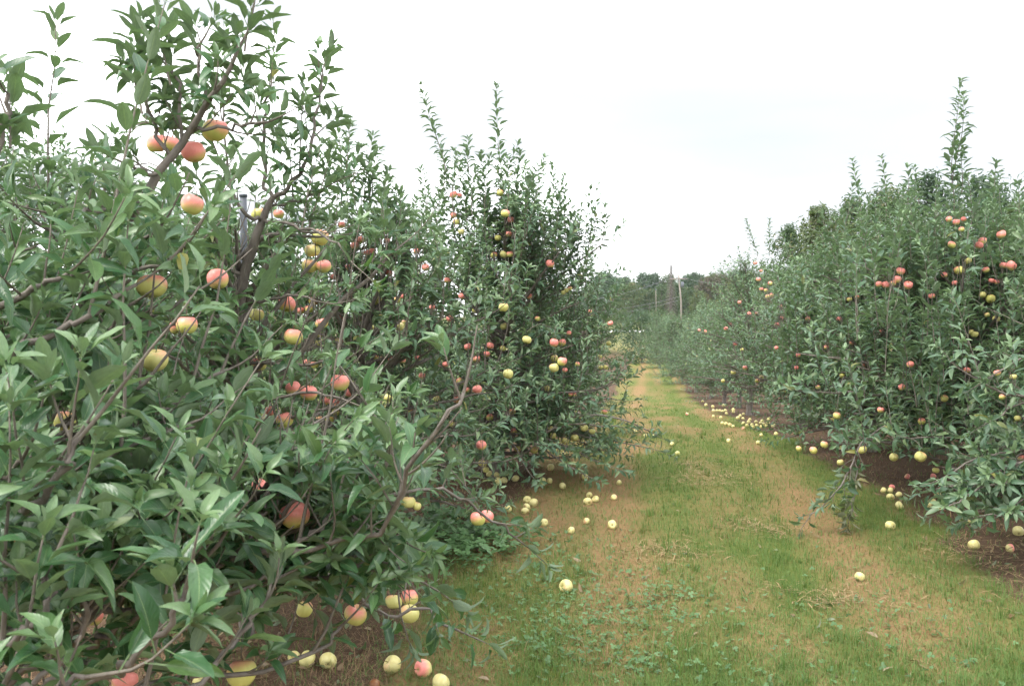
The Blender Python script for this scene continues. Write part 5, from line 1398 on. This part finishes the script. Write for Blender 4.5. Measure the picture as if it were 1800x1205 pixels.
wire(P(1195, 521, 112), P(1040, 548, 100), 0.25, 'lower overhead wire sagging left from the middle of the utility pole')
wire(P(1195, 527, 112), P(1040, 556, 100), 0.25, 'lowest overhead wire left of the utility pole')

# ------------------------------------------------------------------ thin haze in the air
hv, ht = [], []
V, T = (np.array([[x, y, z] for x in (-420, 420) for y in (-40, 700) for z in (-3.2, 30.0)], float),
        np.array([(0, 1, 3), (0, 3, 2), (4, 6, 7), (4, 7, 5), (0, 4, 5), (0, 5, 1), (2, 3, 7), (2, 7, 6), (0, 2, 6), (0, 6, 4), (1, 5, 7), (1, 7, 3)]))
M_HAZE = bpy.data.materials.new('haze'); M_HAZE.use_nodes = True
ht_ = M_HAZE.node_tree; ht_.nodes.remove(ht_.nodes['Principled BSDF'])
pv = ht_.nodes.new('ShaderNodeVolumePrincipled')
pv.inputs['Color'].default_value = (0.90, 0.94, 1.0, 1); pv.inputs['Density'].default_value = 0.00022; pv.inputs['Anisotropy'].default_value = 0.2
ht_.links.new(pv.outputs[0], ht_.nodes['Material Output'].inputs['Volume'])
tag(add('haze', mesh_np('haze', V, T, M_HAZE, smooth=False)), kind='stuff')

# ------------------------------------------------------------------ grass, straw, clover
def scatter(n, dmin, dmax, pxa=200, pxb=2300):
    """points on the ground, about even over the picture's lower part"""
    u = RNG.random(n)
    d = 1.0 / (1 / dmin + u * (1 / dmax - 1 / dmin))
    px = RNG.uniform(pxa, pxb, n)
    q = np.stack([(px - CX) / F_PX * d, np.zeros(n), -d], 1) @ RM.T
    x, y = q[:, 0], q[:, 1]
    return x, y, d
def blades(n, dmin, dmax, fdry, lenr, width, flat, soil_lim, seedtone, pxa=200):
    x, y, d = scatter(n, dmin, dmax, pxa)
    so, dr = cover(x, y)
    keep = RNG.random(n) < soil_lim(so, dr)
    x, y, d, so, dr = x[keep], y[keep], d[keep], so[keep], dr[keep]
    m = len(x)
    dry = (RNG.random(m) < fdry(so, dr)).astype(float)
    z = ground_h(x, y)
    az = RNG.uniform(0, 6.28, m); lean = np.abs(RNG.normal(0, flat, m)) + 0.1 + dry * 0.7
    L = RNG.uniform(*lenr, m) * (1 + 0.35 * (fbm(x * 3, y * 3, 2) - .5) * 2)
    w = np.maximum(width, d * 0.00055) * RNG.uniform(0.7, 1.3, m)
    o = np.stack([np.cos(az), np.sin(az), 0 * az], 1); s = np.stack([-np.sin(az), np.cos(az), 0 * az], 1)
    p0 = np.stack([x, y, z - 0.004], 1)
    a1 = np.clip(lean * 0.6, 0, 1.45)[:, None]; a2 = np.clip(lean * 1.5, 0, 1.75)[:, None]
    p1 = p0 + (o * np.sin(a1) + UP * np.cos(a1)) * (L * 0.5)[:, None]
    p2 = p1 + (o * np.sin(a2) + UP * np.cos(a2)) * (L * 0.5)[:, None]
    p2[:, 2] = np.maximum(p2[:, 2], z + 0.003); p1[:, 2] = np.maximum(p1[:, 2], z + 0.004)
    wv = s * w[:, None] * 0.5
    V = np.stack([p0 - wv, p0 + wv, p1 - wv * .8, p1 + wv * .8, p2], 1).reshape(-1, 3)
    T = (np.array([[0, 1, 3], [0, 3, 2], [2, 3, 4]])[None] + (np.arange(m) * 5)[:, None, None]).reshape(-1, 3)
    tone = np.clip(seedtone + 0.8 * (fbm(x * 1.5, y * 1.2 + 70, 3) - 0.5) + RNG.normal(0, .2, m), 0, .999)
    lv = np.repeat(np.stack([tone, dry * RNG.uniform(.55, 1, m), 0 * dry], 1), 5, axis=0)
    return V, T, lv
V, T, lv = blades(250000, 3.2, 34, lambda s, d: 0.08 + 0.80 * d, (0.025, 0.07), 0.0026, 0.55, lambda s, d: np.clip(1.0 - 0.9 * s, 0.06, 1) * (0.35 + 0.65 * (1 - 0.4 * d)), 0.5)
tag(add('grass', mesh_np('grass', V, T, M_GRASS, lv=lv)), kind='stuff')
V, T, lv = blades(60000, 2.6, 14, lambda s, d: 0 * s + 1, (0.05, 0.13), 0.0022, 1.6, lambda s, d: np.clip(0.15 + 0.75 * s + 0.5 * (d - .5), 0, 1), 0.5, pxa=0)
tag(add('dry_grass', mesh_np('dry_grass', V, T, M_STRAW, lv=lv)), kind='stuff')

def clover(n, centres, name, leaf, hgt, mat):
    xs, ys = [], []
    for px, py, sx, sy, k in centres:
        p, d = G(px, py)
        m = int(n * k); xs.append(p[0] + RNG.normal(0, sx, m)); ys.append(p[1] + RNG.normal(0, sy, m))
    x = np.concatenate(xs); y = np.concatenate(ys); m = len(x); z = ground_h(x, y)
    hgt_ = RNG.uniform(*hgt, m)
    c = np.stack([x, y, z + hgt_], 1)
    Vs, Ts, Ls, o = [], [], [], 0
    base = np.array([(0, 0, 0), (.35, .3, .06), (.5, .72, .04), (.2, 1.0, .0), (-.2, 1.0, .0), (-.5, .72, .04), (-.35, .3, .06), (0, .6, -.05)])
    bt = np.array([(0, 1, 7), (1, 2, 7), (2, 3, 7), (3, 4, 7), (4, 5, 7), (5, 6, 7), (6, 0, 7)])
    az0 = RNG.uniform(0, 6.28, m); sz = RNG.uniform(.7, 1.3, m) * leaf; tone = RNG.random(m)
    tl = RNG.normal(0, .35, (m, 2))
    for q in range(3):
        a = az0 + q * 2.094
        ca, sa = np.cos(a)[:, None], np.sin(a)[:, None]
        X = base[None, :, 0] * ca - base[None, :, 1] * sa; Y = base[None, :, 0] * sa + base[None, :, 1] * ca
        Zc = base[None, :, 2] + X * tl[:, 0:1] + Y * tl[:, 1:2]
        v = c[:, None, :] + np.stack([X, Y, Zc], 2) * sz[:, None, None]
        Vs.append(v.reshape(-1, 3)); Ts.append((bt[None] + (np.arange(m) * 8)[:, None, None]).reshape(-1, 3) + o); o += m * 8
        Ls.append(np.repeat(np.stack([tone, 0 * tone, 0 * tone], 1), 8, axis=0))
    tag(add(name, mesh_np(name, np.concatenate(Vs), np.concatenate(Ts), mat, lv=np.concatenate(Ls), smooth=False)), kind='stuff')
clover(190, [(1130, 1080, .22, .22, 1.0), (1010, 1100, .18, .2, .8), (1000, 1010, .25, .3, .8), (1050, 1160, .3, .12, .7), (900, 1050, .35, .4, .9), (1200, 1180, .3, .1, .4), (870, 1130, .3, .2, .6), (1480, 1060, .3, .4, .3), (1180, 1040, .2, .2, .5), (820, 1000, .3, .3, .6), (960, 960, .3, .4, .7), (1400, 1150, .5, .3, .4), (1650, 1130, .4, .3, .4)],
       'clover', 0.013, (0.012, 0.035), M_CLOVER)
clover(260, [(790, 940, .20, .28, 1.2), (830, 975, .18, .2, .8), (760, 925, .14, .3, .8), (740, 990, .12, .15, .4), (860, 950, .15, .2, .5)], 'weeds', 0.028, (0.03, 0.12), M_CLOVER)

# tufts of longer grass
def tufts(n, k):
    x, y, d = scatter(n, 3.3, 16, 600)
    so, dr = cover(x, y); keep = (so < .5) & (dr < .62)
    x, y, d = x[keep], y[keep], d[keep]; n = len(x); N_ = n * k
    r = RNG.uniform(.015, .06, n).repeat(k)
    a = RNG.uniform(0, 6.28, N_); q = r * np.sqrt(RNG.random(N_))
    X = x.repeat(k) + q * np.cos(a); Y = y.repeat(k) + q * np.sin(a); Z = ground_h(X, Y)
    L = RNG.uniform(.05, .12, n).repeat(k) * RNG.uniform(.6, 1.1, N_)
    o = np.stack([np.cos(a), np.sin(a), 0 * a], 1); s_ = np.stack([-np.sin(a), np.cos(a), 0 * a], 1) * (np.maximum(.003, d * .0006).repeat(k) * .5)[:, None]
    l1 = RNG.uniform(.05, .5, N_)[:, None]; l2 = l1 * 2.4
    p0 = np.stack([X, Y, Z - .004], 1); p1 = p0 + (o * np.sin(l1) + UP * np.cos(l1)) * (L * .55)[:, None]; p2 = p1 + (o * np.sin(l2) + UP * np.cos(l2)) * (L * .45)[:, None]
    V = np.stack([p0 - s_, p0 + s_, p1 - s_ * .8, p1 + s_ * .8, p2], 1).reshape(-1, 3)
    T = (np.array([[0, 1, 3], [0, 3, 2], [2, 3, 4]])[None] + (np.arange(N_) * 5)[:, None, None]).reshape(-1, 3)
    tone = np.clip(RNG.uniform(0, .8, n).repeat(k) + RNG.normal(0, .1, N_), 0, .999); dy = (RNG.random(N_) < .12) * .7
    tag(add('grass_tufts', mesh_np('grass_tufts', V, T, M_GRASS, lv=np.repeat(np.stack([tone, dy, 0 * dy], 1), 5, axis=0))), kind='stuff')
tufts(900, 16)
# old leaves lying under the trees and blown onto the grass
x, y, d = scatter(5200, 2.8, 18, 0)
so, dr = cover(x, y); keep = RNG.random(len(x)) < 0.06 + 0.5 * so
x, y = x[keep], y[keep]; n = len(x)
a = RNG.uniform(0, 6.28, n)
Y_ = norm(np.stack([np.cos(a), np.sin(a), RNG.normal(0, .2, n)], 1)); Zv = norm(np.stack([RNG.normal(0, .35, n), RNG.normal(0, .35, n), np.where(RNG.random(n) < .6, 1.0, -1.0)], 1))
X_ = norm(np.cross(Y_, Zv)); Zv = np.cross(X_, Y_)
v, t, u, l = bake_leaves(np.stack([x, y, ground_h(x, y) + .012], 1), X_, Y_, Zv, RNG.uniform(.04, .075, n), RNG.random(n), np.zeros(n), np.where(RNG.random(n) < .75, .9, .25), RNG.integers(0, 6, n), 0, np.zeros(3))
tag(add('leaf_litter', mesh_np('leaf_litter', v, t, M_LEAF_FAR, uv=u, lv=l)), kind='stuff')

# matted heaps of cut grass lying on the path
hay = [(1190, 968, .20, .10), (1222, 847, .25, .12), (1240, 832, .22, .1), (1225, 818, .25, .12), (1340, 930, .16, .1), (1460, 1055, .14, .07), (1740, 975, .22, .14), (1760, 1005, .3, .2)]
xs, ys = [], []
for px, py, sx, sy in hay:
    p, d = G(px, py); m = 130
    xs.append(p[0] + RNG.normal(0, sx, m)); ys.append(p[1] + RNG.normal(0, sy * 1.5, m))
x = np.concatenate(xs); y = np.concatenate(ys); m = len(x); z = ground_h(x, y) + np.abs(RNG.normal(0, .014, m)) + .004
a = RNG.uniform(0, 6.28, m); L = RNG.uniform(.04, .14, m)
o_ = np.stack([np.cos(a), np.sin(a), RNG.normal(0, .12, m)], 1) * L[:, None] * .5; s_ = np.stack([-np.sin(a), np.cos(a), 0 * a], 1) * 0.0028
p = np.stack([x, y, z], 1)
V = np.stack([p - o_ - s_, p - o_ + s_, p + s_ + UP * .006, p - s_ + UP * .006, p + o_], 1).reshape(-1, 3)
T = (np.array([[0, 1, 2], [0, 2, 3], [3, 2, 4]])[None] + (np.arange(m) * 5)[:, None, None]).reshape(-1, 3)
tag(add('hay', mesh_np('hay', V, T, M_HAY)), kind='stuff')

# thin upright stick in the soil under the right tree
b0, d0 = G(1670, 925)
v, t = tubes([(np.array([b0 + [0, 0, -.03], b0 + [0.004, 0, .08], b0 + [-.006, 0, .165]]), np.array([.004, .0035, .003]), 6)])
tag(add('stick', mesh_np('stick', v, t, M_STRAW)), 'thin pale stick upright in the soil before the dark apple heap', 'stick')
print('tris', sum(len(o.data.polygons) for o in bpy.data.objects if o.type == 'MESH'), 'objects', len(bpy.data.objects))
